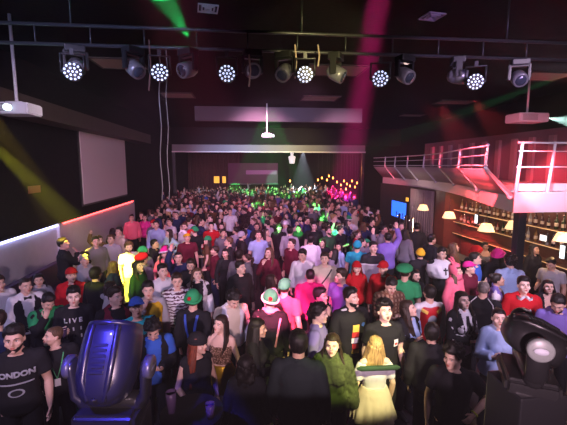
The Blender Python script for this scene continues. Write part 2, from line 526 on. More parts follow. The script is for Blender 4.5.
def std_hairline(p, d):
    # forehead at z .065, sideburns by the ears, nape at -.06
    if p.y < -.02:
        lim = .058 + .25 * max(0, abs(p.x) - .05)
        if p.y > -.06: lim = .058 - (p.y + .06) * 1.6
    elif p.y < .03: lim = -.006
    else: lim = -.045
    return (p.z - lim) / .012
def hair_mesh(style):
    if style in HAIR:
        return HAIR[style]
    bm = bmesh.new()
    if style == 'short':
        scalp(bm, .012, std_hairline, .008, 40, .016, .02)
    elif style == 'quiff':
        scalp(bm, .007, std_hairline, .008, 45, .026, .045, 3)
    elif style == 'under':     # what shows below a hat
        scalp(bm, .008, lambda p, d: min(std_hairline(p, d), (.05 - p.z) / .012), .003, 40)
    elif style == 'buzz':
        scalp(bm, .0035, std_hairline, .001, 40)
    elif style == 'curly':
        scalp(bm, .026, std_hairline, .026, 42, .02, .03, 5, 48, 32)
    elif style == 'afro':
        scalp(bm, .06, std_hairline, .03, 40, .03, .02, 5, 48, 32)
    elif style in ('long', 'wavy', 'bob', 'very_long'):
        scalp(bm, .014, std_hairline, .005, 30, .008, .0, 7)
        bot = {'long': -.40, 'wavy': -.38, 'bob': -.15, 'very_long': -.52}[style]
        lump = .022 if style == 'wavy' else .008
        nseg, nz = 30, 20
        A0 = R(118)
        outer, inner = [], []
        for j in range(nz + 1):
            t = j / nz
            z = .055 + (bot - .055) * t
            ro, ri = [], []
            wide = .092 + (.085 if style == 'very_long' else .062) * min(1, t * 1.7) * (1 if style != 'bob' else .4) - .03 * max(0, t - .6)
            deep = .108 + .02 * min(1, t * 2) 
            cy = .01 + .02 * t
            for i in range(nseg + 1):
                a = -A0 + 2 * A0 * i / nseg
                n = noise.fractal(V((a * 3.5, z * (4 if style != 'wavy' else 11), 1.7)), 1, 2, 3) * lump
                st = .004 * math.sin(a * 40)
                edge = .5 + .5 * min(1, min(i, nseg - i) / 3)
                fz = bot + .04 * noise.noise(V((a * 4, 2, 0))) if j == nz else z
                o = V((math.sin(a) * (wide + n + st), cy + math.cos(a) * (deep + n + st), fz))
                ro.append(bm.verts.new(o))
                th = .02 * edge
                ri.append(bm.verts.new(V((math.sin(a) * (wide + n - th), cy + math.cos(a) * (deep + n - th - .012 * min(1, t * 3)), fz))))
            outer.append(ro); inner.append(ri)
        for a, b, sgn in ((outer, None, 1), (inner, None, -1)):
            for r0, r1 in zip(a, a[1:]):
                for i in range(nseg):
                    q = (r0[i], r0[i + 1], r1[i + 1], r1[i])
                    bm.faces.new(q if sgn > 0 else tuple(reversed(q)))
        for i in range(nseg):
            bm.faces.new((outer[0][i], inner[0][i], inner[0][i + 1], outer[0][i + 1]))
            bm.faces.new((outer[-1][i + 1], inner[-1][i + 1], inner[-1][i], outer[-1][i]))
        for j in range(nz):
            bm.faces.new((outer[j][0], outer[j + 1][0], inner[j + 1][0], inner[j][0]))
            bm.faces.new((outer[j + 1][-1], outer[j][-1], inner[j][-1], inner[j + 1][-1]))
    elif style in ('bun', 'ponytail'):
        scalp(bm, .009, std_hairline, .003, 60, .006)
        if style == 'bun':
            vs = ball(bm, (0, .085, .095), .045, 0, 16, 12)
            for v in vs: v.co += (v.co - V((0, .085, .095))) * .25 * noise.noise(v.co * 50)
        else:
            tube(bm, [(0, .1, .06), (0, .15, .055), (0, .175, 0), (0, .165, -.1), (0, .15, -.22), (0, .145, -.3)], [.022, .032, .036, .034, .026, .01], 12)
    elif style == 'beard':
        def bl(p, d):
            if p.y > -.015: return 0
            if abs(p.x) < .03 and -.074 < p.z < -.055: return 0
            lim = -.054 if abs(p.x) < .05 else -.04
            return (lim - p.z) / .01
        scalp(bm, .006, bl, .003, 60, nu=48, nv=36)
    HAIR[style] = to_mesh(bm, style, [M['hair']])
    return HAIR[style]

def ring_dome(bm, z0, z1, w, d, cy, mi=0, n=24, drop=None, thick=.0):
    rows = []
    rings = []
    for j in range(9):
        t = j / 8
        s = math.sqrt(max(0.0, 1 - (t * .985) ** 2.3))
        rings.append((V((0, cy + (drop * t if drop else 0), z0 + (z1 - z0) * t)), V((w * s, 0, 0)), V((0, d * s, 0))))
    loft(bm, rings, n, mi)

HATS = {}
def hat_mesh(style):
    """hat as a list of (part name, mesh, colour index)"""
    if style in HATS:
        return HATS[style]
    parts = []
    def fin(bm, name, m='fabric', ci=0, wr=.002):
        if wr: wrinkle(bm, wr, 30)
        parts.append((name, to_mesh(bm, name, [M[m]]), ci))
    bm = bmesh.new()
    if style == 'cap':
        ring_dome(bm, .035, .145, .09, .113, .005); fin(bm, 'crown')
        bm = bmesh.new()
        rows = []
        for j in range(6):
            t = j / 5
            row = []
            for i in range(13):
                a = R(-65 + 130 * i / 12)
                r0 = .092; r1 = .092 + .058 * math.cos(a * .9) * t
                row.append(V((math.sin(a) * (r0 + (r1 - r0) * .25), -.015 - math.cos(a) * r1 * 1.08, .064 - .012 * t - .014 * math.sin(a) ** 2 * t)))
            rows.append(row)
        up = [[bm.verts.new(p + V((0, 0, .004))) for p in r] for r in rows]
        dn = [[bm.verts.new(p) for p in r] for r in rows]
        for g in (up, dn):
            for a, b in zip(g, g[1:]):
                for i in range(12): bm.faces.new((a[i], a[i + 1], b[i + 1], b[i]))
        for i in range(12):
            bm.faces.new((up[-1][i], up[-1][i + 1], dn[-1][i + 1], dn[-1][i]))
        fin(bm, 'visor', ci=1, wr=0)
    elif style == 'beanie':
        ring_dome(bm, .02, .15, .093, .118, .008); fin(bm, 'crown', wr=.006)
        bm = bmesh.new()
        loft(bm, [zring(.018, .094, .117, .008), zring(.022, .1, .122, .008), zring(.055, .101, .123, .008), zring(.06, .094, .117, .008)], 24); fin(bm, 'cuff', ci=1)
    elif style == 'beret':
        loft(bm, [(V((0, .005, .045)), V((.092, 0, 0)), V((0, .113, 0))), (V((0, .01, .06)), V((.118, 0, 0)), V((0, .135, 0))), (V((.01, .02, .085)), V((.132, 0, 0)), V((0, .145, -.01))),
                  (V((.015, .025, .115)), V((.115, 0, 0)), V((0, .125, -.015))), (V((.015, .03, .135)), V((.06, 0, 0)), V((0, .07, -.01))), (V((.015, .03, .14)), V((.01, 0, 0)), V((0, .01, 0)))], 24); fin(bm, 'crown', wr=.006)
    elif style == 'elf':      # felt hat with a rolled brim and a red ball
        loft(bm, [zring(.03, .095, .118, .008), zring(.07, .1, .12, .01), zring(.12, .085, .1, .015), zring(.155, .06, .072, .02), zring(.17, .02, .025, .025)], 24); fin(bm, 'crown', wr=.005)
        bm = bmesh.new()
        pts = [V((math.sin(a) * .108, .008 + math.cos(a) * .13, .042 + .006 * math.sin(3 * a))) for a in [2 * PI * i / 24 for i in range(25)]]
        tube(bm, pts, [.016] * 25, 8); fin(bm, 'brim', ci=1)
        bm = bmesh.new(); ball(bm, (.04, .12, .11), .026); fin(bm, 'pompom', ci=2, wr=.003)
    elif style == 'santa':
        loft(bm, [(V((0, .008, .04)), V((.094, 0, 0)), V((0, .117, 0))), (V((0, .01, .09)), V((.09, 0, 0)), V((0, .11, 0))), (V((.01, .02, .14)), V((.066, 0, 0)), V((0, .08, 0))),
                  (V((.05, .04, .18)), V((.035, 0, -.02)), V((0, .045, 0))), (V((.1, .05, .17)), V((.012, 0, -.02)), V((0, .022, 0))), (V((.14, .055, .12)), V((.006, 0, -.006)), V((0, .01, 0)))], 20); fin(bm, 'crown', wr=.005)
        bm = bmesh.new()
        pts = [V((math.sin(a) * .1, .008 + math.cos(a) * .122, .045)) for a in [2 * PI * i / 24 for i in range(25)]]
        tube(bm, pts, [.019] * 25, 8); fin(bm, 'brim', ci=1, wr=.005)
        bm = bmesh.new(); ball(bm, (.145, .055, .1), .03); fin(bm, 'pompom', ci=1, wr=.006)
    elif style == 'turban':
        ring_dome(bm, .02, .165, .11, .135, .012); fin(bm, 'crown', wr=.02)
        bm = bmesh.new()
        pts = [V((math.sin(a) * .112, .008 + math.cos(a) * .135, .05 + .025 * math.cos(a + 2))) for a in [2 * PI * i / 24 for i in range(25)]]
        tube(bm, pts, [.026] * 25, 8); fin(bm, 'roll', ci=0, wr=.006)
    elif style == 'hood':
        def hl(p, d):
            return 0 if (p.y < -.035 and abs(p.x) < .066 and p.z < .085) else 1
        scalp(bm, .034, hl, .006, 20, .02); fin(bm, 'hood', wr=0)
        bm = bmesh.new()
        loft(bm, [zring(-.05, .105, .12, .015), zring(-.1, .11, .12, .02), zring(-.16, .12, .12, .03)], 20); fin(bm, 'hood_neck', wr=.005)
    elif style == 'bunny':
        parts += hat_mesh('hood')
        for s in (-1, 1):
            b2 = bmesh.new()
            tube(b2, [(s * .045, .02, .11), (s * .06, .03, .18), (s * .07, .06, .25), (s * .07, .09, .27)], [.022, .034, .03, .012], 12, flat=(V((0, 1, 0)), .5))
            parts.append(('ear', to_mesh(b2, 'ear', [M['fabric']]), 0))
    elif style == 'jester':
        ring_dome(bm, .03, .12, .094, .117, .008); fin(bm, 'crown', wr=.004)
        for s, ci in ((-1, 1), (1, 2)):
            b2 = bmesh.new()
            tube(b2, [(s * .03, .0, .1), (s * .08, .0, .17), (s * .14, .0, .18), (s * .17, .0, .12)], [.06, .045, .03, .012], 12); 
            parts.append(('horn', to_mesh(b2, 'horn', [M['fabric']]), ci))
    HATS[style] = parts
    return parts
# ------------------------------------------------------------------ patterned cloths
def pattern(name, build, rough=.8):
    m, nt, b = principled(name); b.inputs['Roughness'].default_value = rough
    tc = nt.nodes.new('ShaderNodeTexCoord'); oi = nt.nodes.new('ShaderNodeObjectInfo')
    build(nt, tc.outputs['Object'], oi.outputs['Color'], b)
    M[name] = m
def mixc(nt, fac, a, b_):
    mx = nt.nodes.new('ShaderNodeMix'); mx.data_type = 'RGBA'
    nt.links.new(fac, mx.inputs[0])
    for s, i in ((a, 6), (b_, 7)):
        if isinstance(s, tuple): mx.inputs[i].default_value = (*s, 1)
        else: nt.links.new(s, mx.inputs[i])
    return mx.outputs[2]
def thr(nt, src, t, op='GREATER_THAN'):
    n = nt.nodes.new('ShaderNodeMath'); n.operation = op; n.inputs[1].default_value = t; nt.links.new(src, n.inputs[0]); return n.outputs[0]
def bands(nt, co, b, col):
    w = nt.nodes.new('ShaderNodeTexWave'); w.bands_direction = 'Z'; w.inputs['Scale'].default_value = 6; w.inputs['Distortion'].default_value = 5; w.inputs['Detail Scale'].default_value = 3
    nt.links.new(co, w.inputs['Vector']); return w.outputs['Fac']
pattern('patterned_knit', lambda nt, co, col, b: nt.links.new(mixc(nt, thr(nt, bands(nt, co, b, col), .62), col, (.08, .02, .05)), b.inputs['Base Color']))
def block(nt, co, col, b):
    s = nt.nodes.new('ShaderNodeSeparateXYZ'); nt.links.new(co, s.inputs[0])
    f1 = thr(nt, s.outputs['Z'], 1.27); f2 = thr(nt, s.outputs['Z'], 1.30)
    c1 = mixc(nt, f1, col, (.75, .75, .78)); nt.links.new(mixc(nt, f2, c1, (.015, .015, .018)), b.inputs['Base Color'])
pattern('block_knit', block)
def plaid(nt, co, col, b):
    outs = []
    for d in 'XZ':
        w = nt.nodes.new('ShaderNodeTexWave'); w.bands_direction = d; w.inputs['Scale'].default_value = 5; nt.links.new(co, w.inputs['Vector']); outs.append(thr(nt, w.outputs['Fac'], .6))
    c = mixc(nt, outs[0], col, (.14, .05, .03)); nt.links.new(mixc(nt, outs[1], c, (.2, .09, .05)), b.inputs['Base Color'])
pattern('plaid', plaid)
def lace(nt, co, col, b):
    v = nt.nodes.new('ShaderNodeTexVoronoi'); v.inputs['Scale'].default_value = 48; nt.links.new(co, v.inputs['Vector'])
    nt.links.new(mixc(nt, thr(nt, v.outputs['Distance'], .42), (.42, .26, .18), col), b.inputs['Base Color'])
pattern('lace', lace)
def camo(nt, co, col, b):
    n = nt.nodes.new('ShaderNodeTexNoise'); n.inputs['Scale'].default_value = 11; nt.links.new(co, n.inputs['Vector'])
    c = mixc(nt, thr(nt, n.outputs['Fac'], .47), (.015, .015, .02), (.10, .11, .15)); nt.links.new(mixc(nt, thr(nt, n.outputs['Fac'], .58), c, (.45, .47, .55)), b.inputs['Base Color'])
pattern('camo', camo)
def sequin(nt, co, col, b):
    v = nt.nodes.new('ShaderNodeTexVoronoi'); v.inputs['Scale'].default_value = 70; nt.links.new(co, v.inputs['Vector'])
    nt.links.new(col, b.inputs['Base Color']); b.inputs['Metallic'].default_value = .6
    bp = nt.nodes.new('ShaderNodeBump'); bp.inputs['Strength'].default_value = .8; nt.links.new(v.outputs['Color'], bp.inputs['Height']); nt.links.new(bp.outputs['Normal'], b.inputs['Normal'])
pattern('sequin', sequin, .35)
# ------------------------------------------------------------------ camera and sight lines
EYE = V((0, 0, 3.5))
FPX = 372.0
cam = bpy.data.cameras.new('camera')
cam.sensor_width = 36; cam.lens = 36 * FPX / 567; cam.clip_end = 200
CAM = bpy.data.objects.new('camera', cam); COL.objects.link(CAM)
CAM.location = EYE; CAM.rotation_euler = (R(90 - 7.2), 0, R(-5.9))
SC.camera = CAM
CM = CAM.rotation_euler.to_matrix()
def ray(px, py):
    return CM @ V(((px - 283.5) / FPX, (212.5 - py) / FPX, -1))
def pt(px, py, Y):           # the point of the sight line that lies Y metres into the room
    d = ray(px, py); return EYE + d * (Y / d.y)
def ptz(px, py, z):          # where the sight line reaches height z
    d = ray(px, py); return EYE + d * ((z - EYE.z) / d.z)
def ptx(px, py, x):
    d = ray(px, py); return EYE + d * (x / d.x)
CMI = CM.transposed()
def pix(p):
    q = CMI @ (V(p) - EYE)
    if q.z > -.05: return None
    return 283.5 + FPX * q.x / -q.z, 212.5 - FPX * q.y / -q.z, -q.z

# ------------------------------------------------------------------ tagging
def tag(o, label, cat, group=None, kind=None):
    o['label'] = label; o['category'] = cat
    if group: o['group'] = group
    if kind: o['kind'] = kind
    return o
def empty(name, loc, rz=0.0):
    o = bpy.data.objects.new(name, None); COL.objects.link(o); o.location = loc; o.rotation_euler = (0, 0, rz)
    o.empty_display_size = .2
    return o
def struct(name, me, label=None):
    o = add(name, me); o['kind'] = 'structure'
    o['label'] = label or name.replace('_', ' ') + ' of the club'; o['category'] = 'room'
    return o
def mbox(name, lo, hi, m, bev=0.0):
    bm = bmesh.new(); box(bm, lo, hi)
    if bev:
        bmesh.ops.bevel(bm, geom=bm.edges, offset=bev, segments=2, affect='EDGES', profile=.6)
    return to_mesh(bm, name, [m], False)
def copy_tree(o, parent=None):
    c = o.copy(); COL.objects.link(c); c.parent = parent
    for ch in list(o.children):
        copy_tree(ch, c)
    return c

# ------------------------------------------------------------------ room materials
M['black_wall'] = mat('black_wall', (.009, .008, .009), .8, bump=.2, bscale=30, vary=.3)
M['ceiling'] = mat('ceiling_black', (.009, .0065, .007), .85, bump=.3, bscale=12, vary=.3, vscale=2)
for k_ in ('black_wall', 'ceiling'): M[k_].node_tree.nodes['Principled BSDF'].inputs['Specular IOR Level'].default_value = .12
M['floor'] = mat('floor_dark', (.03, .026, .03), .45, vary=.4, vscale=3)
M['wainscot'] = mat('wainscot_grey', (.58, .57, .6), .7, bump=.1, bscale=4, vary=.08)
M['soffit'] = mat('soffit_brown', (.06, .043, .037), .7, vary=.2)
M['lit_line_white'] = mat('lit_line_white', (.62, .6, .6), .6, vary=.06)
M['screen'] = mat('screen_cloth', (.72, .66, .67), .8)
M['metal'] = mat('truss_metal', (.07, .07, .08), .4, .6)
M['dark_metal'] = mat('dark_metal', (.05, .05, .055), .4, .7)
M['black_plastic'] = mat('black_plastic', (.014, .014, .016), .4, coat=.1)
M['glass_lens'] = mat('glass_lens', (.05, .06, .09), .08, .2, coat=1)
M['panel_beige'] = mat('light_panel', (.34, .25, .2), .7)
M['vent_white'] = mat('vent_white', (.7, .66, .66), .6)
M['bulk'] = mat('bulkhead_grey', (.06, .065, .08), .6)
M['cable'] = mat('cable_grey', (.16, .16, .15), .5)
M['drape'] = mat('drape_brown', (.11, .055, .045), .9, bump=.3, bscale=5, vary=.3)
M['wood'] = mat('wood_dark', (.11, .05, .03), .5, vary=.35, vscale=5)
M['led_white'] = mat('led_white', (.8, .85, 1), .5, emit=(.55, .66, 1), estr=1.5)
M['strip_blue'] = mat('strip_blue_white', (.8, .85, 1), .5, emit=(.42, .45, 1), estr=10)
M['strip_red'] = mat('strip_red', (1, .3, .25), .5, emit=(1, .06, .06), estr=8)
M['amber_bulb'] = mat('amber_bulb', (1, .7, .3), .4, emit=(1, .36, .07), estr=4.5)
M['yellow_sign'] = mat('yellow_sign', (1, .7, .1), .5, emit=(1, .5, .05), estr=1.0)
M['doorway_blue'] = mat('doorway_blue', (.1, .3, 1), .5, emit=(.02, .16, 1), estr=1.6)
M['white_lit'] = mat('white_lit', (1, 1, 1), .5, emit=(1, .98, .95), estr=1.0)
M['cold_lit'] = mat('cold_lit', (1, 1, 1), .5, emit=(.7, .95, 1), estr=2.2)
M['shade'] = mat('lamp_shade', (.9, .7, .5), .8, emit=(1, .60, .28), estr=1.5)
M['shelf_wood'] = mat('shelf_wood', (.16, .09, .05), .5, vary=.3)
M['lit_edge'] = mat('shelf_light', (1, .8, .5), .5, emit=(1, .55, .2), estr=.28)
M['balcony'] = mat('balcony_white', (.72, .66, .66), .5)
M['parapet'] = mat('parapet_cloth', (.6, .5, .52), .7, bump=.1)
nt_ = M['parapet'].node_tree; tr_ = nt_.nodes.new('ShaderNodeBsdfTranslucent'); tr_.inputs['Color'].default_value = (.7, .6, .62, 1)
ms_ = nt_.nodes.new('ShaderNodeMixShader'); ms_.inputs[0].default_value = .4
nt_.links.new(nt_.nodes['Principled BSDF'].outputs[0], ms_.inputs[1]); nt_.links.new(tr_.outputs[0], ms_.inputs[2]); nt_.links.new(ms_.outputs[0], nt_.nodes['Material Output'].inputs['Surface'])
M['purple_panel'] = mat('purple_panel', (.2, .13, .19), .6, vary=.2, vscale=2)
M['bench'] = mat('bench_leather', (.07, .03, .075), .45, bump=.15, bscale=20)
M['door_white'] = mat('door_white', (.62, .52, .5), .55)
M['curtain'] = mat('curtain_grey', (.26, .21, .22), .85)
M['banner'] = mat('banner_purple', (.16, .05, .13), .7)
M['chrome'] = mat('chrome', (.75, .75, .78), .12, 1.0)
M['cap_grey'] = mat('cap_grey', (.17, .19, .18), .4)
M['steel'] = mat('pale_plastic', (.62, .62, .66), .35)

# ------------------------------------------------------------------ shell
XL, XR, YB, YF, ZC = -5.0, 10.4, 33.5, -3.6, 5.9
struct('floor', mbox('floor', (XL - .3, YF - .2, -.15), (XR + .3, YB + .2, 0), M['floor']))
struct('ceiling', mbox('ceiling', (XL - .3, YF - .2, ZC), (XR + .3, YB + .2, ZC + .15), M['ceiling']))
struct('wall_left', mbox('wall_left', (XL - .15, YF - .2, 0), (XL, YB + .2, ZC), M['black_wall']))
struct('wall_right', mbox('wall_right', (XR, YF - .2, 0), (XR + .15, YB + .2, ZC), M['black_wall']))
struct('wall_back', mbox('wall_back', (XL, YB, 0), (XR, YB + .15, ZC), M['black_wall']))
struct('wall_front', mbox('wall_front', (XL, YF - .15, 0), (XR, YF, ZC), M['black_wall']))
struct('trim_1', mbox('wainscot', (XL, 3.2, 0), (XL + .06, 17.2, 1.97), M['wainscot'], .0), 'pale grey lower wall panel under the light strips')
struct('trim_2', mbox('soffit', (XL, 1.5, 4.52), (-4.4, 18.4, 4.92), M['soffit']), 'brown soffit running along the wall above the screen')
struct('trim_3', mbox('corner', (XL + .06, 10.2, 0), (XL + .14, 10.4, 1.97), M['wainscot']), 'pale upright strip where the two light strips meet')
# bulkhead and the deep beam that spans the room
struct('trim_4', mbox('bulkhead', (-2.0, 15.8, 5.32), (5.0, 16.1, ZC), M['bulk']), 'dark bulkhead hanging from the ceiling')
M['beam_grey'] = mat('beam_grey', (.15, .15, .16), .55, vary=.1)
struct('trim_14', mbox('lit_line_lip', (-4.48, 23.85, 4.32), (7.85, 24.3, 4.39), M['lit_line_white']), 'added white lip standing for the lit lower line of the long beam')  # added lip: its white carries the lit lower line, face above kept dim
struct('trim_5', mbox('beam', (-4.48, 24.0, 4.39), (7.85, 24.3, 4.80), M['beam_grey']), 'long pale beam crossing the room above the crowd')
struct('trim_6', mbox('upper_beam', (XL, 24.3, 4.80), (XR, 24.7, ZC), M['black_wall']), 'black wall above the long pale beam')
bm = bmesh.new()
for x in (-4.4, 7.75):
    box(bm, (x - .08, 24.0, 0), (x + .08, 24.16, 4.34))
struct('trim_7', to_mesh(bm, 'beam_posts', [M['dark_metal']], False), 'dark posts under the ends of the beam')
# drapes on the far wall
bm = bmesh.new()
n = 60
top = [(-4.9 + 4.4 * i / n, 33.1 + .12 * math.sin(i * 1.9)) for i in range(n + 1)]
for (x0, y0), (x1, y1) in zip(top, top[1:]):
    f = bm.faces.new([bm.verts.new(p) for p in ((x0, y0, 0), (x1, y1, 0), (x1, y1, 4.5), (x0, y0, 4.5))])
bmesh.ops.remove_doubles(bm, verts=bm.verts, dist=.001)
dr = add('curtain', to_mesh(bm, 'curtain', [M['drape']])); tag(dr, 'brown pleated curtain covering the far wall beyond the crowd', 'curtain')
bpy.context.view_layer.objects.active = dr
sm_ = dr.modifiers.new('thick', 'SOLIDIFY'); sm_.thickness = .03
# near-left dark wall screen surround
def thing(name, label, cat, loc, rz=0, group=None):
    return tag(empty(name, loc, rz), label, cat, group)

# projection screen on the left wall
SY = 14.1
t = thing('projection_screen', 'large blank white projection screen mounted on the black left wall', 'screen', (XL, SY, 3.45))
add('frame', mbox('frame', (.01, -2.2, -1.2), (.05, 2.2, 1.2), M['black_plastic']), t)
add('canvas', mbox('canvas', (.05, -2.12, -1.14), (.07, 2.12, 1.14), M['screen']), t)
for i, (ya, yb, m, lab) in enumerate(((3.2, 10.2, 'strip_blue', 'glowing blue white light strip on top of the grey wall panel'), (10.4, 16.9, 'strip_red', 'glowing red light strip on the wall panel below the projection screen'))):
    t = thing('light_strip', lab, 'light', (XL, ya, 1.97))
    add('channel', mbox('channel', (0, 0, 0), (.10, yb - ya, .02), M['dark_metal']), t)
    add('diffuser', mbox('diffuser', (.07, .0, -.045), (.10, yb - ya, .0), M[m]), t)
# bench along the wall
t = thing('wall_bench', 'long dark purple leather bench along the grey wall panel', 'bench', (XL + .06, 3.0, 0))
add('backrest', mbox('backrest', (0.01, 0, .4), (.16, 7.0, 1.05), M['bench'], .03), t)
add('seat', mbox('seat', (.16, 0, .3), (.5, 7.0, .5), M['bench'], .04), t)
add('plinth', mbox('plinth', (.02, 0, 0), (.45, 7.0, .3), M['black_plastic']), t)
# framed little picture glow on the black wall
p = ptx(35, 190, XL + .03)
tag(add('wall_sign', mbox('ws', (p.x - .02, p.y - .25, p.z - .07), (p.x, p.y + .25, p.z + .1), mat('sign_brown', (.16, .06, .04), .6, emit=(.8, .15, .05), estr=.05))), 'small dim reddish sign on the black wall left of the screen', 'sign')

# ------------------------------------------------------------------ ceiling panels and vents
CP = [(120, 63, .95, .8), (335, 70, 1.25, .9), (542, 76, 1.2, .8), (455, 102, 1.2, .7), (320, 98, 1.1, .8), (178, 95, .9, .8), (412, 115, 1.0, .7), (305, 113, .9, .6), (232, 118, 1.2, .6)]
LAB = ['unlit beige ceiling light panel above the left end of the truss', 'largest unlit beige ceiling panel, right of the middle spotlights', 'unlit beige ceiling panel beside the white projector by the balcony', 'unlit beige ceiling panel above the balcony end',
       'small unlit beige ceiling panel behind the fourth spotlight', 'unlit dim ceiling panel behind the second spotlight', 'thin far unlit ceiling panel above the balcony railing', 'far narrow unlit ceiling panel above the centre projector', 'far dim ceiling panel left of the centre projector']
for (px, py, w, d), lab in zip(CP, LAB):
    c = ptz(px, py, ZC); w *= 1.2; d *= 1.2
    t = thing('ceiling_panel', lab, 'ceiling panel', (c.x, c.y, ZC), 0, 'ceiling light panels')
    bm = bmesh.new()
    for lo, hi in (((-w / 2, -d / 2), (w / 2, -d / 2 + .04)), ((-w / 2, d / 2 - .04), (w / 2, d / 2)), ((-w / 2, -d / 2 + .04), (-w / 2 + .04, d / 2 - .04)), ((w / 2 - .04, -d / 2 + .04), (w / 2, d / 2 - .04))):
        box(bm, (*lo, -.03), (*hi, 0))
    add('frame', to_mesh(bm, 'frame', [M['soffit']], False), t)
    add('diffuser', mbox('diffuser', (-w / 2 + .04, -d / 2 + .04, -.015), (w / 2 - .04, d / 2 - .04, 0), M['panel_beige']), t)
for px, py, lab in ((208, 8, 'square white ceiling vent above the green beam'), (432, 16, 'square white ceiling vent right of the magenta beam')):
    c = ptz(px, py, ZC)
    t = thing('ceiling_vent', lab, 'vent', (c.x, c.y, ZC), R(8), 'ceiling vents')
    bm = bmesh.new()
    for s in (.155, .10, .054):
        for lo, hi in (((-s, -s), (s, -s + .018)), ((-s, s - .018), (s, s)), ((-s, -s), (-s + .018, s)), ((s - .018, -s), (s, s))):
            box(bm, (*lo, -.02 - (.155 - s) * .12), (*hi, 0))
    add('louvre', to_mesh(bm, 'louvre', [M['vent_white']], False), t)
    add('backing', mbox('backing', (-.12, -.12, -.006), (.12, .12, 0), M['black_plastic']), t)

# ------------------------------------------------------------------ truss with its lamps
TY, TZ = 5.3, 5.05
t = thing('lighting_truss', 'long metal lighting truss hung across the ceiling carrying spotlights', 'truss', (.6, TY, TZ))
X0, X1 = -4.0, 5.4
for dy, dz in ((0, 0), (0, .24)):
    bm = bmesh.new(); tube(bm, [(X0 - .6, dy, dz), (X1 - .6, dy, dz)], [.022, .022], 10, round_ends=False); add('chord', to_mesh(bm, 'chord', [M['metal']]), t)
bm = bmesh.new()
for i in range(14):
    x = X0 - .3 + (X1 - X0 - .6) * i / 13 - .3
    bm = bmesh.new(); tube(bm, [(x, 0, 0), (x, 0, .24)], [.01, .01], 6, round_ends=False); add('spacer', to_mesh(bm, 'spacer', [M['metal']]), t)
for x in (-2.8, .2, 3.2):
    bm = bmesh.new(); tube(bm, [(x, 0, .24), (x, 0, ZC - TZ)], [.012, .012], 8, round_ends=False); add('hanger', to_mesh(bm, 'hanger', [M['dark_metal']]), t)

def lathe(bm, prof, n=28, mi=0, axis='y'):
    rings = []
    for a, r in prof:
        rings.append((V((0, a, 0)), V((r, 0, 0)), V((0, 0, r))) if axis == 'y' else (V((0, 0, a)), V((r, 0, 0)), V((0, r, 0))))
    loft(bm, rings, n, mi)

def make_par():
    t = empty('par_light', (0, 0, 0))
    h = empty('can', (0, 0, 0))
    bm = bmesh.new(); lathe(bm, [(-.07, .098), (-.07, .108), (.06, .108), (.1, .08), (.13, .075)])
    can = add('can', to_mesh(bm, 'can', [M['black_plastic']]), t)
    bpy.data.objects.remove(h)
    bm = bmesh.new()
    for n, r in ((1, 0), (6, .044), (12, .088)):
        for k in range(n):
            a = 2 * PI * k / n + (.26 if n == 12 else 0)
            ball(bm, (r * math.cos(a), -.072, r * math.sin(a)), (.0135, .007, .0135), 0, 8, 6)
    add('led_lens_cluster', to_mesh(bm, 'led', [M['led_white']]), can)
    bm = bmesh.new()
    for s in (-1, 1):
        tube(bm, [(s * .125, 0, 0), (s * .125, 0, .2)], [.011, .011], 8, round_ends=False)
        ball(bm, (s * .118, 0, 0), (.018, .02, .02))
    tube(bm, [(-.125, 0, .2), (.125, 0, .2)], [.011, .011], 8)
    add('yoke', to_mesh(bm, 'yoke', [M['dark_metal']]), t)
    bm = bmesh.new(); box(bm, (-.022, -.03, .2), (.022, .03, .27)); add('clamp', to_mesh(bm, 'clamp', [M['dark_metal']], False), t)
    return t
ORD = ['first', 'second', 'third', 'fourth', 'fifth', 'sixth']
WH = ['left of the pale cables', 'by the hanging cables', 'under the green lit end', 'beside the amber lit fixtures', 'right of the magenta beam', 'at the dark right end']
par = None
LITS = []
for i, (px, py) in enumerate(((73, 72), (160, 73), (227, 74), (305, 75), (380, 79), (475, 82))):
    c = pt(px, py, TY - .30)
    o = make_par() if par is None else copy_tree(par)
    par = par or o
    o.location = (c.x, c.y, c.z)
    d = EYE - c
    o.rotation_euler = (R(8), 0, math.atan2(d.x, -d.y) * .85)
    tag(o, f'{ORD[i]} round white LED spotlight from the left on the truss, {WH[i]}', 'spotlight', 'round LED spotlights on the truss')
    LITS.append(c)

def make_mover():
    t = empty('moving_head_light', (0, 0, 0))
    add('base', mbox('base', (-.14, -.1, -.02), (.14, .1, .08), M['black_plastic'], .015), t)
    bm = bmesh.new()
    for s in (-1, 1):
        box(bm, (s * .15 - .02, -.05, -.26), (s * .15 + .02, .05, -.0))
    box(bm, (-.17, -.05, -.04), (.17, .05, -.02))
    bmesh.ops.bevel(bm, geom=bm.edges, offset=.01, segments=2, affect='EDGES')
    add('yoke', to_mesh(bm, 'yoke', [M['black_plastic']], False), t)
    bm = bmesh.new(); lathe(bm, [(-.15, .1), (-.15, .115), (-.06, .122), (.05, .118), (.12, .09), (.15, .05)])
    h = add('head', to_mesh(bm, 'head', [mat('fixture_grey', (.18, .18, .2), .3, .3)] if 'fix' not in M else [M['fix']]), t, loc=(0, 0, -.22))
    M.setdefault('fix', h.data.materials[0])
    bm = bmesh.new(); ball(bm, (0, -.13, 0), (.095, .05, .095), 0, 20, 12); add('lens', to_mesh(bm, 'lens', [M['glass_lens']]), h)
    return t
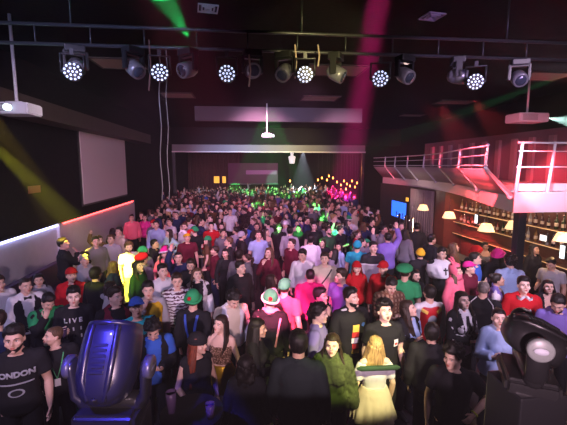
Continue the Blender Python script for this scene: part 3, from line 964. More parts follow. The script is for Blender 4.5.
MV = [(75, 46, 20, 30, 'bluish globe spotlight at the left of the truss'), (133, 50, 50, 35, 'large blue lit globe spotlight left of the cables'), (188, 53, -40, 20, 'pale lit globe spotlight next to the second LED spotlight'), (252, 49, 10, 10, 'globe spotlight with a rainbow sheen above the third LED spotlight'),
      (285, 49, -30, 35, 'dark globe spotlight hanging by two straps in the truss centre'), (336, 54, 60, 30, 'amber lit globe spotlight left of the magenta beam'), (405, 56, 20, 30, 'dim violet globe spotlight right of the magenta beam'), (458, 56, 70, 10, 'narrow violet globe spotlight above the sixth LED spotlight'), (520, 58, -20, 30, 'dark globe spotlight at the right end of the truss')]
mv = None
for px, py, yw, tl, lab in MV:
    c = pt(px, py, TY)
    o = make_mover() if mv is None else copy_tree(mv)
    mv = mv or o
    o.location = (c.x, c.y, TZ - .08); o.scale = (.86, .86, .86)
    o.rotation_euler = (0, 0, R(yw))
    for ch in o.children:
        if ch.name.startswith('head'): ch.rotation_euler = (R(tl), 0, 0)
    tag(o, lab, 'spotlight', 'globe spotlights on the truss')
# cables that drop from the truss
for px, lab in ((159, 'left strand of the pale cables hanging from the truss'), (166, 'right strand of the pale cables hanging from the truss')):
    a = pt(px, 50, TY - .06); b = pt(px + 3, 200, TY - .06)
    bm = bmesh.new()
    tube(bm, [a + (b - a) * (i / 12) + V((.012 * math.sin(i * 1.3), 0, 0)) for i in range(13)], [.007] * 13, 8)
    tag(add('hanging_cable', to_mesh(bm, 'cable', [M['cable']])), lab, 'cable', 'cables hanging from the truss')
for px, py0, py1, lab in ((249, 55, 86, 'short pale strap dangling below the rainbow globe spotlight'), (295, 45, 78, 'pale strap on the left of the fourth LED spotlight'), (318, 45, 66, 'pale strap on the right of the fourth LED spotlight'), (149, 40, 90, 'thin reddish strap hanging left of the cables')):
    a = pt(px, py0, TY - .2); b = pt(px, py1, TY - .2)
    bm = bmesh.new(); tube(bm, [a, a + (b - a) * .5 + V((.02, 0, 0)), b], [.011] * 3, 8, flat=(V((0, 1, 0)), .4))
    tag(add('strap', to_mesh(bm, 'strap', [M['panel_beige'] if px != 149 else M['drape']])), lab, 'strap', 'straps on the truss')

# ------------------------------------------------------------------ projectors
def projector(px_pole, py_top, py_bot, Y, w, d, h, side, lab):
    top = pt(px_pole, py_top, Y); bot = pt(px_pole, py_bot, Y)
    t = thing('projector', lab, 'projector', bot)
    bm = bmesh.new(); box(bm, (-w / 2, -d / 2, -h), (w / 2, d / 2, 0)); bmesh.ops.bevel(bm, geom=bm.edges, offset=.02, segments=2, affect='EDGES')
    add('body', to_mesh(bm, 'body', [M['steel']], False), t)
    bm = bmesh.new(); tube(bm, [(0, 0, 0), (0, 0, ZC - bot.z)], [.025, .025], 10, round_ends=False); box(bm, (-.12, -.1, 0), (.12, .1, .03)); add('mount_pole', to_mesh(bm, 'pole', [M['steel']]), t)
    bm = bmesh.new()
    for k in range(6): box(bm, (-w * .4, -d / 2 - .006, -h * .8 + k * h * .12), (w * .1, -d / 2, -h * .8 + k * h * .12 + .008))
    add('vent_grille', to_mesh(bm, 'grille', [M['dark_metal']], False), t)
    bm = bmesh.new(); lathe(bm, [(-.03, .05), (.03, .055), (.05, .045)]); 
    lp = V((w / 2 + .02, -d * .2, -h * .5)) if side > 0 else V((0, -d / 2 - .03, -h * .5))
    ln = add('lens', to_mesh(bm, 'lens', [M['cold_lit']]), t, loc=lp, rot=(0, 0, R(-90) if side > 0 else R(180)))
    return t, V(bot) + lp + (V((.09, 0, 0)) if side > 0 else V((-.02, -.1, 0)))
PL, PLl = projector(17, 55, 104, 6.7, .56, .46, .18, -1, 'white ceiling projector on a pole at the left edge, beaming left')
PR, PRl = projector(527, 72, 114, 9.1, .80, .55, .22, 1, 'white ceiling projector on a pole beaming right over the balcony')
PC, PCl = projector(267, 104, 134, 14.9, .4, .35, .14, 1, 'small projector on a thin pole hanging in the middle of the room')

# ------------------------------------------------------------------ balcony over the bar
EDGE = [V(p) for p in ((7.1, 18.7), (7.2, 16.2), (7.12, 13.6), (6.75, 11.6), (6.2, 9.8), (5.62, 8.2), (5.12, 6.6))]
def edge_at(i, n):
    """a smooth walk along the balcony edge"""
    f = i / n * (len(EDGE) - 1); k = min(int(f), len(EDGE) - 2); t = f - k
    P0, P1, P2, P3 = EDGE[max(k - 1, 0)], EDGE[k], EDGE[k + 1], EDGE[min(k + 2, len(EDGE) - 1)]
    return .5 * ((2 * P1) + (P2 - P0) * t + (2 * P0 - 5 * P1 + 4 * P2 - P3) * t * t + (3 * P1 - P0 - 3 * P2 + P3) * t ** 3)
NB = 60
line = [edge_at(i, NB) for i in range(NB + 1)]
def outward(i):
    a, b = line[max(i - 1, 0)], line[min(i + 1, NB)]
    d = (b - a).normalized(); return V((d.y, -d.x)) * (1 if V((d.y, -d.x)).x < 0 else -1)
ZB0, ZB1 = 2.6, 2.99
bm = bmesh.new()
poly = [(p.x, p.y) for p in line] + [(XR, 6.6), (XR, 18.7)]
lo = [bm.verts.new((x, y, ZB0)) for x, y in poly]; hi = [bm.verts.new((x, y, ZB1)) for x, y in poly]
bm.faces.new(lo); bm.faces.new(hi)
for i in range(len(poly)):
    j = (i + 1) % len(poly); bm.faces.new((lo[i], lo[j], hi[j], hi[i]))
struct('trim_8', to_mesh(bm, 'balcony_slab', [M['balcony']], False), 'curved white balcony slab above the bar')
def offs(i, o): 
    n_ = outward(i); return line[i] + n_ * o
rl = thing('balcony_railing', 'curved metal balcony railing with slanted struts above the bar', 'railing', (6, 11, ZB1))
rb = V((6, 11, ZB1))
ZP = 3.44
bm = bmesh.new()
rows = []
for i in range(NB + 1):
    a, b = line[i] + outward(i) * .02, offs(i, .5)
    rows.append((bm.verts.new(V((a.x, a.y, ZB1 - .06)) - rb), bm.verts.new(V((b.x, b.y, ZP)) - rb)))
for r0, r1 in zip(rows, rows[1:]): bm.faces.new((r0[0], r1[0], r1[1], r0[1]))
pp = add('parapet_panel', to_mesh(bm, 'parapet', [M['parapet']]), rl)
s_ = pp.modifiers.new('t', 'SOLIDIFY'); s_.thickness = .02
def nearest_i(px):
    best = min(range(NB + 1), key=lambda i: abs((pix((line[i].x, line[i].y, ZB1)) or (1e9,))[0] - px)); return best
for px in (395, 405, 420, 437, 455, 480, 512):
    i = nearest_i(px)
    a, b = offs(i, .05), offs(i, .52)
    A, B = V((a.x, a.y, ZB1 - .08)) - rb, V((b.x, b.y, ZP + .02)) - rb
    up = B + V((-(b - a).x * .05, -(b - a).y * .05, .44))
    bm = bmesh.new(); tube(bm, [A, B], [.032, .032], 8); ball(bm, A, .055); add('strut', to_mesh(bm, 'strut', [M['steel']]), rl)
    bm = bmesh.new(); tube(bm, [B, up], [.026, .022], 8)
    for k in range(4): ball(bm, B + (up - B) * (k * .3 + .08), (.032, .032, .02))
    add('post', to_mesh(bm, 'post', [M['steel']]), rl)
for z, r_ in ((3.88, .018), (3.70, .011), (3.50, .016)):
    bm = bmesh.new(); tube(bm, [V((offs(i, .52).x, offs(i, .52).y, z)) - rb for i in range(0, NB + 1, 2)], [r_] * (NB // 2 + 1), 8); add('rail', to_mesh(bm, 'rail', [M['steel']]), rl)
rl2 = thing('balcony_railing', 'straight balcony railing on the front side right of the column, red lit', 'railing', (5.12, 6.66, ZB1))
for z, r_ in ((.94, .02), (.78, .011), (.48, .016)):
    bm = bmesh.new(); tube(bm, [(0.05, 0, z), (5.2, 0, z)], [r_, r_], 8); add('rail', to_mesh(bm, 'rail', [M['steel']]), rl2)
for x in (.08, .75, 2.2, 3.6):
    bm = bmesh.new(); tube(bm, [(x - .02, 0, 0), (x + .05, -.0, .94)], [.035, .026], 10); add('post', to_mesh(bm, 'post', [M['steel']]), rl2)
add('front_panel', mbox('front_panel', (.1, .05, .02), (5.2, .07, .16), M['balcony']), rl2)
# wall behind the balcony with pale upright slats
struct('trim_9', mbox('balcony_wall', (9.2, 6.8, ZB1), (9.3, 18.5, 4.6), M['purple_panel']), 'purple wall at the back of the balcony')
bm = bmesh.new()
for k in range(14): box(bm, (9.1, 7.1 + k * .8, ZB1), (9.2, 7.3 + k * .8, 4.4))
M['slat'] = mat('slat_mauve', (.36, .27, .33), .6)
struct('trim_10', to_mesh(bm, 'slats', [M['slat']], False), 'pale upright slats on the balcony wall')
# slim column at the corner
p = pt(517, 260, 6.72)
struct('trim_11', mbox('column', (p.x - .08, 6.65, 0), (p.x + .08, 6.81, ZB0), M['black_plastic'], .01), 'slim black column under the balcony corner')

# ------------------------------------------------------------------ bar under the balcony
bmat = M['shelf_wood']
BX = 7.3
struct('wall_bar', mbox('wall_bar', (BX + .3, 6.8, 0), (BX + .4, 12.3, ZB0), mat('bar_wall', (.14, .06, .045), .6, vary=.3)), 'brown wall behind the bottle shelves')
struct('trim_12', mbox('pier', (BX - .35, 12.3, 0), (BX + .4, 13.0, ZB0), M['wood']), 'dark wooden pier at the end of the bottle shelves')
SHELVES = []
for z, lab in ((1.98, 'top'), (1.56, 'middle'), (1.16, 'lowest')):
    t = thing('bottle_shelf', f'{lab} wooden back bar shelf carrying a row of bottles', 'shelf', (BX, 7.0, z), 0, 'bottle shelves behind the bar')
    add('board', mbox('board', (0, 0, -.03), (.3, 5.3, 0), bmat), t)
    add('edge_light', mbox('edge_light', (-.012, 0, -.028), (0, 5.3, -.008), M['lit_edge']), t)
    SHELVES.append((z, lab))
BC = [(.02, .05, .02), (.12, .05, .015), (.3, .32, .34), (.015, .015, .02), (.22, .12, .03), (.05, .02, .03), (.25, .05, .04)]
for i, c in enumerate(BC):
    M['bottle%d' % i] = mat('bottle_glass_%d' % i, c, .1, coat=.6)
M['paper'] = mat('label_paper', (.6, .55, .45), .7)
def make_bottle(k):
    bm = bmesh.new(); lathe(bm, [(0, .036), (.005, .038), (.17, .038), (.2, .03), (.225, .014), (.29, .013), (.295, .016), (.305, .016)], 14, 0, 'z')
    b = bpy.data.meshes
    o = add('bottle', to_mesh(bm, 'bottle', [M['bottle%d' % k]]))
    bm = bmesh.new(); lathe(bm, [(.06, .0388), (.061, .0392), (.13, .0392), (.131, .0388)], 14, 0, 'z'); add('paper_label', to_mesh(bm, 'label', [M['paper']]), o)
    bm = bmesh.new(); lathe(bm, [(.29, .0168), (.318, .0168), (.32, .012)], 10, 0, 'z'); add('cap', to_mesh(bm, 'cap', [M['chrome']]), o)
    return o
CN = ['dark green', 'brown', 'clear', 'black', 'amber', 'deep plum', 'red']
PROT = {}
NTH = lambda n: {1: 'first', 2: 'second', 3: 'third', 4: 'fourth', 5: 'fifth', 6: 'sixth', 7: 'seventh', 8: 'eighth', 9: 'ninth', 10: 'tenth', 11: 'eleventh', 12: 'twelfth', 13: 'thirteenth', 14: 'fourteenth', 15: 'fifteenth', 16: 'sixteenth', 17: 'seventeenth', 18: 'eighteenth', 19: 'nineteenth', 20: 'twentieth',
     21: 'twenty-first', 22: 'twenty-second', 23: 'twenty-third', 24: 'twenty-fourth', 25: 'twenty-fifth', 26: 'twenty-sixth', 27: 'twenty-seventh', 28: 'twenty-eighth'}[n]
rb_ = random.Random(5)
for z, lab in SHELVES[:3]:
    if lab == 'lowest': continue
    cnt = 0
    for k in range(24):
        kind = rb_.randrange(7)
        o = PROT.get(kind)
        if o is None:
            o = PROT[kind] = make_bottle(kind)
        else:
            o = copy_tree(o)
        cnt += 1
        o.location = (BX + .1 + rb_.uniform(-.02, .05), 12.0 - k * .205 + rb_.uniform(-.015, .015), z)
        s = rb_.uniform(.95, 1.2); o.scale = (s, s, s)
        tag(o, f'{CN[kind]} bottle, {NTH(cnt)} from the far end of the {lab} back bar shelf', 'bottle', 'bottles behind the bar')
# bar counter with taps
t = thing('bar_counter', 'long dark bar counter under the balcony', 'counter', (5.55, 8.1, 0))
add('front_panel', mbox('front', (0, 0, 0), (.08, 5.5, 1.04), M['wood']), t)
add('worktop', mbox('worktop', (-.1, -.05, 1.04), (.32, 5.55, 1.1), M['black_plastic'], .01), t)
for k, (px, py) in enumerate(((437, 224), (446, 228), (458, 228))):
    p = pt(px, py, 10.9 - k * .35)
    t = thing('beer_tap', ['tall chrome beer tap tower nearest the white door', 'chrome beer tap tower between the two others', 'chrome beer tap tower nearest the hanging lamp'][k], 'beer tap', (5.7, 13.2 - k * .55, 1.1), 0, 'beer taps on the bar')
    bm = bmesh.new(); lathe(bm, [(0, .07), (.02, .07), (.03, .045), (.62, .045), (.64, .02)], 16, 0, 'z'); add('column', to_mesh(bm, 'column', [M['chrome']]), t)
    bm = bmesh.new(); tube(bm, [(0, 0, .55), (-.12, 0, .55), (-.15, 0, .48)], [.016, .016, .012], 8); add('spout', to_mesh(bm, 'spout', [M['chrome']]), t)
    bm = bmesh.new(); tube(bm, [(-.11, 0, .56), (-.12, 0, .7)], [.012, .02], 8); add('handle', to_mesh(bm, 'handle', [M['black_plastic']]), t)
# wall with white door, blue lit opening and grey curtain beyond the bar
struct('wall_side', mbox('wall_side', (7.0, 13.0, 0), (7.1, 18.7, ZB0), M['soffit']), 'brown wall beyond the bar')
a = ptx(412, 210, 6.95); b = ptx(433, 210, 6.95)
d = struct('door_1', mbox('door_1', (6.9, b.y, 0), (6.97, a.y, ptx(418, 207.5, 6.93).z), M['door_white'], .01), 'white door under the balcony beyond the bar')
bm = bmesh.new(); tube(bm, [(6.88, b.y + .1, 1.0), (6.84, b.y + .1, 1.0), (6.84, b.y + .22, 1.0)], [.012] * 3, 8); add('door_handle', to_mesh(bm, 'handle', [M['chrome']]), d)
a = ptx(391, 213, 6.9); b = ptx(405, 213, 6.9)
t = thing('doorway_glow', 'glowing blue panel standing in for the lit doorway beside the white door', 'screen', (6.95, (a.y + b.y) / 2, 1.15))  # glowing panel put in for the blue light of a doorway
add('glow_panel', mbox('glow_panel', (-.03, b.y - (a.y + b.y) / 2, 0), (-.01, a.y - (a.y + b.y) / 2, .72), M['doorway_blue']), t)
add('frame', mbox('frame', (-.01, b.y - (a.y + b.y) / 2 - .04, -.04), (.04, a.y - (a.y + b.y) / 2 + .04, .76), M['black_plastic']), t)
bm = bmesh.new()
pts2 = [(6.92 + .04 * math.sin(i * 1.7), 13.02 + i * .05) for i in range(40)]
for (x0, y0), (x1, y1) in zip(pts2, pts2[1:]):
    bm.faces.new([bm.verts.new(p) for p in ((x0, y0, 0), (x1, y1, 0), (x1, y1, 2.55), (x0, y0, 2.55))])
bmesh.ops.remove_doubles(bm, verts=bm.verts, dist=.001)
cu = add('curtain', to_mesh(bm, 'curtain2', [M['curtain']])); tag(cu, 'grey pleated curtain between the white door and the bottle shelves', 'curtain'); cu.modifiers.new('t', 'SOLIDIFY').thickness = .02
p = ptx(408, 199, 6.97)
t = thing('lit_sign', 'tiny yellow lit sign on the wall above the white door', 'sign', (6.97, p.y, p.z - .1))
add('plate', mbox('plate', (-.03, -.17, -.04), (0, .17, .2), M['black_plastic']), t); add('lit_face', mbox('face', (-.04, -.13, 0), (-.03, .13, .16), M['yellow_sign']), t)
for px, py, Y, w, h, m, lab in ((476, 219, 9.3, .12, .26, 'cold_lit', 'small cold white lit frame at the far end of the bottle shelves'), (543, 238, 7.2, .2, .14, 'white_lit', 'small white lit plate above the barmaid'), (562, 252, 6.75, .12, .3, 'cold_lit', 'tall cold white lit fridge window at the right edge')):
    p = ptx(px, py, BX - .06)
    t = thing('lit_sign', lab, 'sign', (BX - .03, p.y, p.z))
    add('housing', mbox('housing', (-.02, -w / 2 - .02, -h / 2 - .02), (.03, w / 2 + .02, h / 2 + .02), M['black_plastic']), t); add('lit_face', mbox('lf', (-.03, -w / 2, -h / 2), (-.02, w / 2, h / 2), M[m]), t)

# hanging lamps over the counter
def make_pendant():
    t = empty('pendant_lamp', (0, 0, 0))
    bm = bmesh.new()
    n = 32
    ro = [(.105, .17), (.13, .12), (.155, .06), (.178, 0)]
    out_ = [[bm.verts.new((r * math.cos(2 * PI * k / n), r * math.sin(2 * PI * k / n), z)) for k in range(n)] for r, z in ro]
    for a, b in zip(out_, out_[1:]):
        for k in range(n): bm.faces.new((a[k], a[(k + 1) % n], b[(k + 1) % n], b[k]))
    s = add('lamp_shade', to_mesh(bm, 'shade', [M['shade']]), t); s.modifiers.new('t', 'SOLIDIFY').thickness = .006
    bm = bmesh.new(); ball(bm, (0, 0, .07), .04); tube(bm, [(0, 0, .1), (0, 0, .17)], [.02, .02], 8); add('bulb', to_mesh(bm, 'bulb', [M['amber_bulb']]), t)
    bm = bmesh.new(); tube(bm, [(0, 0, .17), (0, 0, .74)], [.006, .006], 6); tube(bm, [(-.1, 0, .17), (.1, 0, .17)], [.006, .006], 6); add('cord', to_mesh(bm, 'cord', [M['black_plastic']]), t)
    return t
LAMPS = []
pl = None
for px, py, Y, lab in ((486, 224, 8.0, 'glowing cream lamp shade hanging before the bottle shelves'), (449, 211, 9.7, 'glowing cream lamp shade hanging by the beer taps'), (423, 203, 11.6, 'glowing cream lamp shade hanging by the white door'), (563, 234, 6.85, 'glowing cream lamp shade cut by the right edge'), (514, 222, 7.4, 'glowing lamp shade half hidden by the black column')):
    o = make_pendant() if pl is None else copy_tree(pl)
    pl = pl or o
    c = pt(px, py + 7, Y)
    o.location = c
    for ch in o.children:
        if ch.name.startswith('cord'): ch.scale.z = (ZB0 - c.z) / .74
    tag(o, lab, 'lamp', 'lamps hanging over the bar')
    LAMPS.append(c)

# ------------------------------------------------------------------ far end of the room
t = thing('back_bar', 'dark purple lit back bar under the long beam', 'bar', (.3, 31.8, 0))
add('panel', mbox('panel', (-1.7, 0, 2.0), (2.5, .1, 3.7), M['banner']), t)
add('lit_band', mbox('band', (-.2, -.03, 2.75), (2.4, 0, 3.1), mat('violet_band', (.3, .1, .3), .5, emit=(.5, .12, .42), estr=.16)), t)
add('shelf', mbox('sh', (-1.7, -.3, 1.9), (2.5, 0, 2.0), M['dark_metal']), t)
p = pt(292, 158, 30.6)
t = thing('lit_sign', 'small white lit figure sign on the far wall under the beam', 'sign', p)
bm = bmesh.new(); loft(bm, [zring(-.45, .2, .05), zring(-.2, .24, .06), zring(.1, .3, .06), zring(.2, .1, .05), zring(.42, .14, .05), zring(.5, .05, .03)], 16)
add('figure', to_mesh(bm, 'figure', [mat('figure_lit', (1, 1, 1), .5, emit=(.9, .95, 1), estr=.55)]), t)
for px, w, lab in ((217, .5, 'yellow lit sign on the far wall left of the purple bar'), (224.5, .34, 'narrower yellow lit sign next to the far yellow sign')):
    p = pt(px, 180, 31.5)
    t = thing('lit_sign', lab, 'sign', p)
    add('lit_face', mbox('f', (-w / 2, -.02, -.25), (w / 2 - .06, 0, .3), M['yellow_sign']), t); add('housing', mbox('h', (-w / 2 - .03, 0, -.28), (w / 2 - .03, .08, .33), M['black_plastic']), t)
AB = [(318, 180), (322, 178), (327, 180), (333, 178), (337, 182), (341, 185), (344, 181), (347, 184), (350, 186), (352, 181), (355, 187), (346, 189), (290, 181), (357, 183), (341, 190), (329, 176)]
AB.sort()
ab = None
for k, (px, py) in enumerate(AB):
    c = pt(px, py, 30.2 + .9 * ((k * 7) % 5) / 5)
    if ab is None:
        bm = bmesh.new(); lathe(bm, [(-.10, .01), (-.09, .035), (-.04, .06), (.02, .06), (.07, .03), (.12, .02)], 14, 0, 'z')
        o = add('hanging_bulb', to_mesh(bm, 'bulb', [M['amber_bulb']]))
        bm = bmesh.new(); tube(bm, [(0, 0, .12), (0, 0, 1)], [.008, .008], 6); add('cord', to_mesh(bm, 'c', [M['black_plastic']]), o)
        ab = o
    else:
        o = copy_tree(ab)
    o.location = c
    for ch in o.children: ch.scale.z = (ZC - c.z) / 1.0; ch.location.z = .12 - .12 * ch.scale.z
    tag(o, f'amber glowing bulb over the far crowd, {NTH(k + 1)} of the cluster from the left', 'bulb', 'amber bulbs at the far end')
# ------------------------------------------------------------------ the crowd
SK = [(.68, .43, .33), (.74, .49, .38), (.58, .36, .26), (.78, .54, .44), (.50, .30, .2)]
BLK, WHT, GRY, LGR, NVY, BUR, RED = (.014, .014, .017), (.74, .74, .78), (.16, .16, .18), (.38, .38, .42), (.02, .03, .09), (.13, .012, .03), (.50, .012, .02)
LBL, BLU, TEA, GRN, DGR, YEL, PNK, MAG, PUR, BRN, TAN, CRM, ORG = (.34, .46, .72), (.04, .12, .5), (.02, .34, .40), (.03, .32, .12), (.03, .09, .04), (.66, .42, .02), (.85, .16, .24), (.75, .03, .30), (.20, .15, .48), (.12, .06, .03), (.40, .26, .16), (.62, .54, .42), (.75, .20, .02)
HB, HD, HL, HO, HG, HR = (.012, .009, .008), (.035, .020, .013), (.13, .07, .035), (.52, .34, .14), (.25, .22, .2), (.2, .04, .015)
CNAME = {BLK: 'black', WHT: 'white', GRY: 'dark grey', LGR: 'light grey', NVY: 'navy', BUR: 'burgundy', RED: 'red', LBL: 'light blue', BLU: 'blue', TEA: 'teal', GRN: 'green', DGR: 'dark green', YEL: 'yellow', PNK: 'pink', MAG: 'magenta', PUR: 'purple', BRN: 'brown', TAN: 'tan', CRM: 'cream', ORG: 'orange'}
HNAME = {HB: 'black', HD: 'dark', HL: 'brown', HO: 'blond', HG: 'grey', HR: 'reddish'}
GROUP = 'clubbers on the dance floor'
PEOPLE = []      # dicts with place, size and description
ONAME = {'tshirt': 't_shirt', 'longsleeve': 'shirt', 'shirt': 'shirt', 'sweater': 'sweater', 'jacket': 'jacket', 'coat': 'coat', 'open_jacket': 'jacket', 'hoodie': 'hoodie', 'fur': 'fur_jacket', 'vest': 'vest', 'waistcoat': 'waistcoat', 'tank': 'tank_top',
         'crop': 'crop_top', 'offshoulder': 'blouse', 'dress': 'dress', 'skirt': 'skirt', 'short_skirt': 'skirt', 'trousers': 'trousers', 'poncho': 'collar', 'habit': 'robe', 'onesie': 'onesie'}

def person(x, y, rz, h, sex, pose, hy, hp, skin, hair, tops, bottom=('trousers', BLK), hat=None, mouth=0.0, shoes=True, z=0.0, yonly=False):
    me, H = body_mesh(sex, pose, hy, hp, mouth)
    b = add('person', me, loc=(x, y, z), rot=(0, 0, R(rz)), color=skin)
    s = h / 1.77
    b.scale = (s * (1.0 if h > 1.62 else 1.03), s * (1.0 if h > 1.62 else 1.03), s)
    for t in tops:
        kind, col, *m = t
        mm = m[0] if m else 'fabric'
        g = garment_copy(kind, sex, pose, mm) if mm != 'fabric' else garment(kind, sex, pose)
        add(ONAME[kind], g, b, color=col)
    if bottom:
        kind, col, *m = bottom
        g = garment_copy(kind, sex, 'stand', m[0]) if m else garment(kind, sex, 'stand')
        add(ONAME[kind], g, b, color=col)
    for st, col in hair:
        if hat and st in ('short', 'quiff', 'curly', 'buzz', 'bun', 'ponytail'): st = 'under'
        add('beard' if st == 'beard' else 'hair', hair_mesh(st), b, mtx=H, color=col)
    if hat:
        st, cols = hat
        HT = H @ Matrix.Diagonal((1.07, 1.06, 1.05, 1))
        hname = {'cap': 'cap', 'beanie': 'beanie', 'beret': 'beret', 'elf': 'elf_hat', 'santa': 'santa_hat', 'turban': 'headscarf', 'hood': 'hood', 'bunny': 'hood', 'jester': 'jester_hat'}[st]
        ps = hat_mesh(st)
        first = None
        for n, m, ci in ps:
            c = cols[min(ci, len(cols) - 1)]
            if first is None:
                first = add(hname, m, b, mtx=HT, color=c)
            else:
                add(n, m, first, color=c)
    if shoes:
        for sd in (-1, 1): add('shoe', shoe_mesh(sd), b, color=BLK)
    return b, H

# each entry: head top pixel, height, sex, pose, facing (0 to the stage, +90 to the right), head turn, nod, hair, clothes, legs, hat, label, short name
HE = []
def he(px, py, h, sex, pose, rz, hy, hp, hair, tops, label, short, bottom=('trousers', BLK), hat=None, skin=0, mouth=0.0, cat='person', extra=None):
    HE.append(dict(px=px, py=py, h=h, sex=sex, pose=pose, rz=rz, hy=hy, hp=hp, hair=hair if isinstance(hair, list) else [hair], tops=tops, label=label, short=short, bottom=bottom, hat=hat, skin=SK[skin], mouth=mouth, extra=extra))
    q = HE[-1]
    if q['hp'] < 18: q['hp'] = q['hp'] - 14
S_, Q_, C_, L_, W_, B_ = 'short', 'quiff', 'curly', 'long', 'wavy', 'bun'
# front rows, left
he(19, 323, 1.76, 'm', 'stand', 18, 0, 10, [(Q_, HB), ('beard', HB)], [('tshirt', BLK)], 'bearded man in black T-shirt with big pale college letters across the chest', 'the lettered T-shirt man', extra='college')
he(48, 325, 1.72, 'm', 'talk', 25, -75, 0, ('buzz', HL), [('tshirt', BLK)], 'shaven-headed man in black T-shirt with pale lanyard, turned to his lettered friend', 'the shaven-headed man', skin=1, extra='lanyard')
he(71, 285, 1.78, 'm', 'drink', 12, 10, 12, (Q_, HB), [('longsleeve', BLK)], 'man in black long-sleeved shirt printed with small white letters, holding a drink', 'the small-lettered shirt man', skin=3, extra='live')
he(24, 276, 1.76, 'm', 'stand', 42, 10, 12, ('buzz', HD), [('shirt', WHT), ('waistcoat', BLK)], 'man in white shirt, black waistcoat and bow tie by the bench', 'the waistcoat man', extra='bow')
he(-3, 274, 1.74, 'm', 'stand', 60, 0, 10, (S_, HD), [('tshirt', WHT)], 'man in plain white T-shirt cut off by the left edge', 'the white T-shirt man at the edge')
he(63, 237, 1.88, 'm', 'face', 125, -30, 0, (S_, HB), [('jacket', BLK)], 'dark-haired man in black jacket seen from behind, against the grey wall panel', 'the man in black by the wall')
he(84, 253, 1.72, 'f', 'stand', 45, 0, 0, (S_, HG), [('hoodie', LGR)], 'grey-haired person in light grey hoodie behind the red cap man', 'the grey hoodie person')
he(72, 267, 1.74, 'm', 'stand', 10, 25, 5, (S_, HD), [('jacket', RED)], 'man in red cap and red jacket near the grey wall', 'the red cap man by the wall', hat=('cap', [RED, RED]), skin=1)
he(47, 290, 1.70, 'm', 'face', 40, 10, 25, (Q_, HB), [('open_jacket', BLK), ('tshirt', GRN)], 'dark-haired man bowing his head, black jacket over a green top, hand at face', 'the bowed man in green')
he(38, 272, 1.62, 'f', 'stand', 20, 10, 5, (L_, HB), [('jacket', LGR)], 'small dark-haired woman in grey behind the waistcoat man', 'the small woman in grey')
he(94, 266, 1.76, 'm', 'talk', 150, 20, 0, (S_, HB), [('jacket', BLK)], 'man in black jacket with green mark seen from behind, beside the red cap man', 'the green-marked black jacket')
he(110, 279, 1.68, 'f', 'talk', 95, 0, 8, (W_, HD), [('hoodie', LGR)], 'long-haired woman in profile wearing a grey hooded top, left of the burgundy jacket man', 'the woman in grey hood')
he(121, 286, 1.80, 'm', 'stand', 40, 20, 8, (Q_, HD), [('open_jacket', BUR), ('tshirt', BLK)], 'man in burgundy jacket over black T-shirt, dark swept-up hair', 'the burgundy jacket man', skin=1)
he(133, 297, 1.70, 'm', 'dance', 20, 5, 0, (S_, HD), [('tshirt', TEA)], 'young man in blue cap and teal T-shirt', 'the blue cap man', hat=('cap', [BLU, BLU]), mouth=.6, skin=2)
he(151, 314, 1.66, 'm', 'phone', 15, 0, 28, (C_, HB), [('open_jacket', BLK), ('tshirt', BLU)], 'curly dark-haired man looking down, black jacket open over blue T-shirt', 'the man looking down in blue')
he(147, 280, 1.76, 'm', 'face', 15, 0, 10, (Q_, HB), [('longsleeve', LGR), ('vest', YEL)], 'man in bright yellow sleeveless top over grey sleeves', 'the yellow top man', skin=1)
he(174, 272, 1.78, 'm', 'stand', 15, 0, 10, (Q_, HD), [('sweater', WHT, 'patterned_knit')], 'man in white sweater with dark banded pattern', 'the patterned sweater man', skin=1)
he(193, 290, 1.74, 'm', 'stand', 165, 20, 0, (S_, HD), [('longsleeve', BLK)], 'man seen from behind in green elf hat and black top with blue straps', 'the green elf hat man', hat=('elf', [GRN, GRN, RED]), extra='straps')
he(197, 266, 1.70, 'f', 'stand', 10, 10, 0, (L_, HL), [('tshirt', BLK), ('open_jacket', WHT)], 'brown-haired woman in open white jacket over a black top', 'the white jacket woman', skin=3)
he(231, 286, 1.74, 'm', 'stand', 20, 10, 30, (C_, HB), [('open_jacket', WHT), ('tshirt', CRM)], 'curly-haired man in open white shirt bowing his head', 'the bowed white shirt man', skin=1)
he(222, 313, 1.68, 'f', 'stand', -15, -25, 0, (L_, HD), [('crop', BRN, 'lace')], 'long-haired woman in brown lace top and shiny gold skirt', 'the lace top woman', bottom=('short_skirt', YEL, 'sequin'), skin=1, extra=None)
he(196, 330, 1.66, 'f', 'talk', 30, 40, 15, ('very_long', HR), [('vest', BLK)], 'reddish-haired woman in dark beanie and furry vest at the front of the crowd', 'the dark beanie woman', hat=('beanie', [BLK, BLK]), bottom=('trousers', GRY, 'camo'))
he(254, 315, 1.68, 'f', 'phone', 80, 0, 15, (L_, HB), [('longsleeve', BLK)], 'black-haired woman in black facing right, hands lit yellow, by the pink glow', 'the woman with yellow lit hands')
he(271, 290, 1.74, 'm', 'stand', 165, 30, 0, (S_, HD), [('longsleeve', BLK)], 'man seen from behind in green and white hat, pink scarf over black', 'the white-brimmed green hat man', hat=('elf', [GRN, WHT, RED]), extra='scarf')
he(284, 278, 1.78, 'm', 'stand', 150, 10, 0, (S_, HD), [('tshirt', (.5, .1, .15))], 'man in green cap with back turned, top coloured with pink light, behind the white-brimmed hat', 'the green cap man', hat=('cap', [GRN, GRN]))  # pink light on the top is put into its base colour
he(303, 329, 1.78, 'm', 'stand', 165, 15, 5, (S_, HB), [('jacket', (.02, .028, .03))], 'short-haired man seen from behind in dark jacket at the front edge beside the green fur', 'the dark jacket back', skin=2)
he(332, 331, 1.70, 'f', 'stand', -15, -5, 5, (W_, HD), [('fur', (.06, .075, .03))], 'smiling woman with long dark hair in green fur jacket', 'the green fur woman', skin=3, mouth=.3)
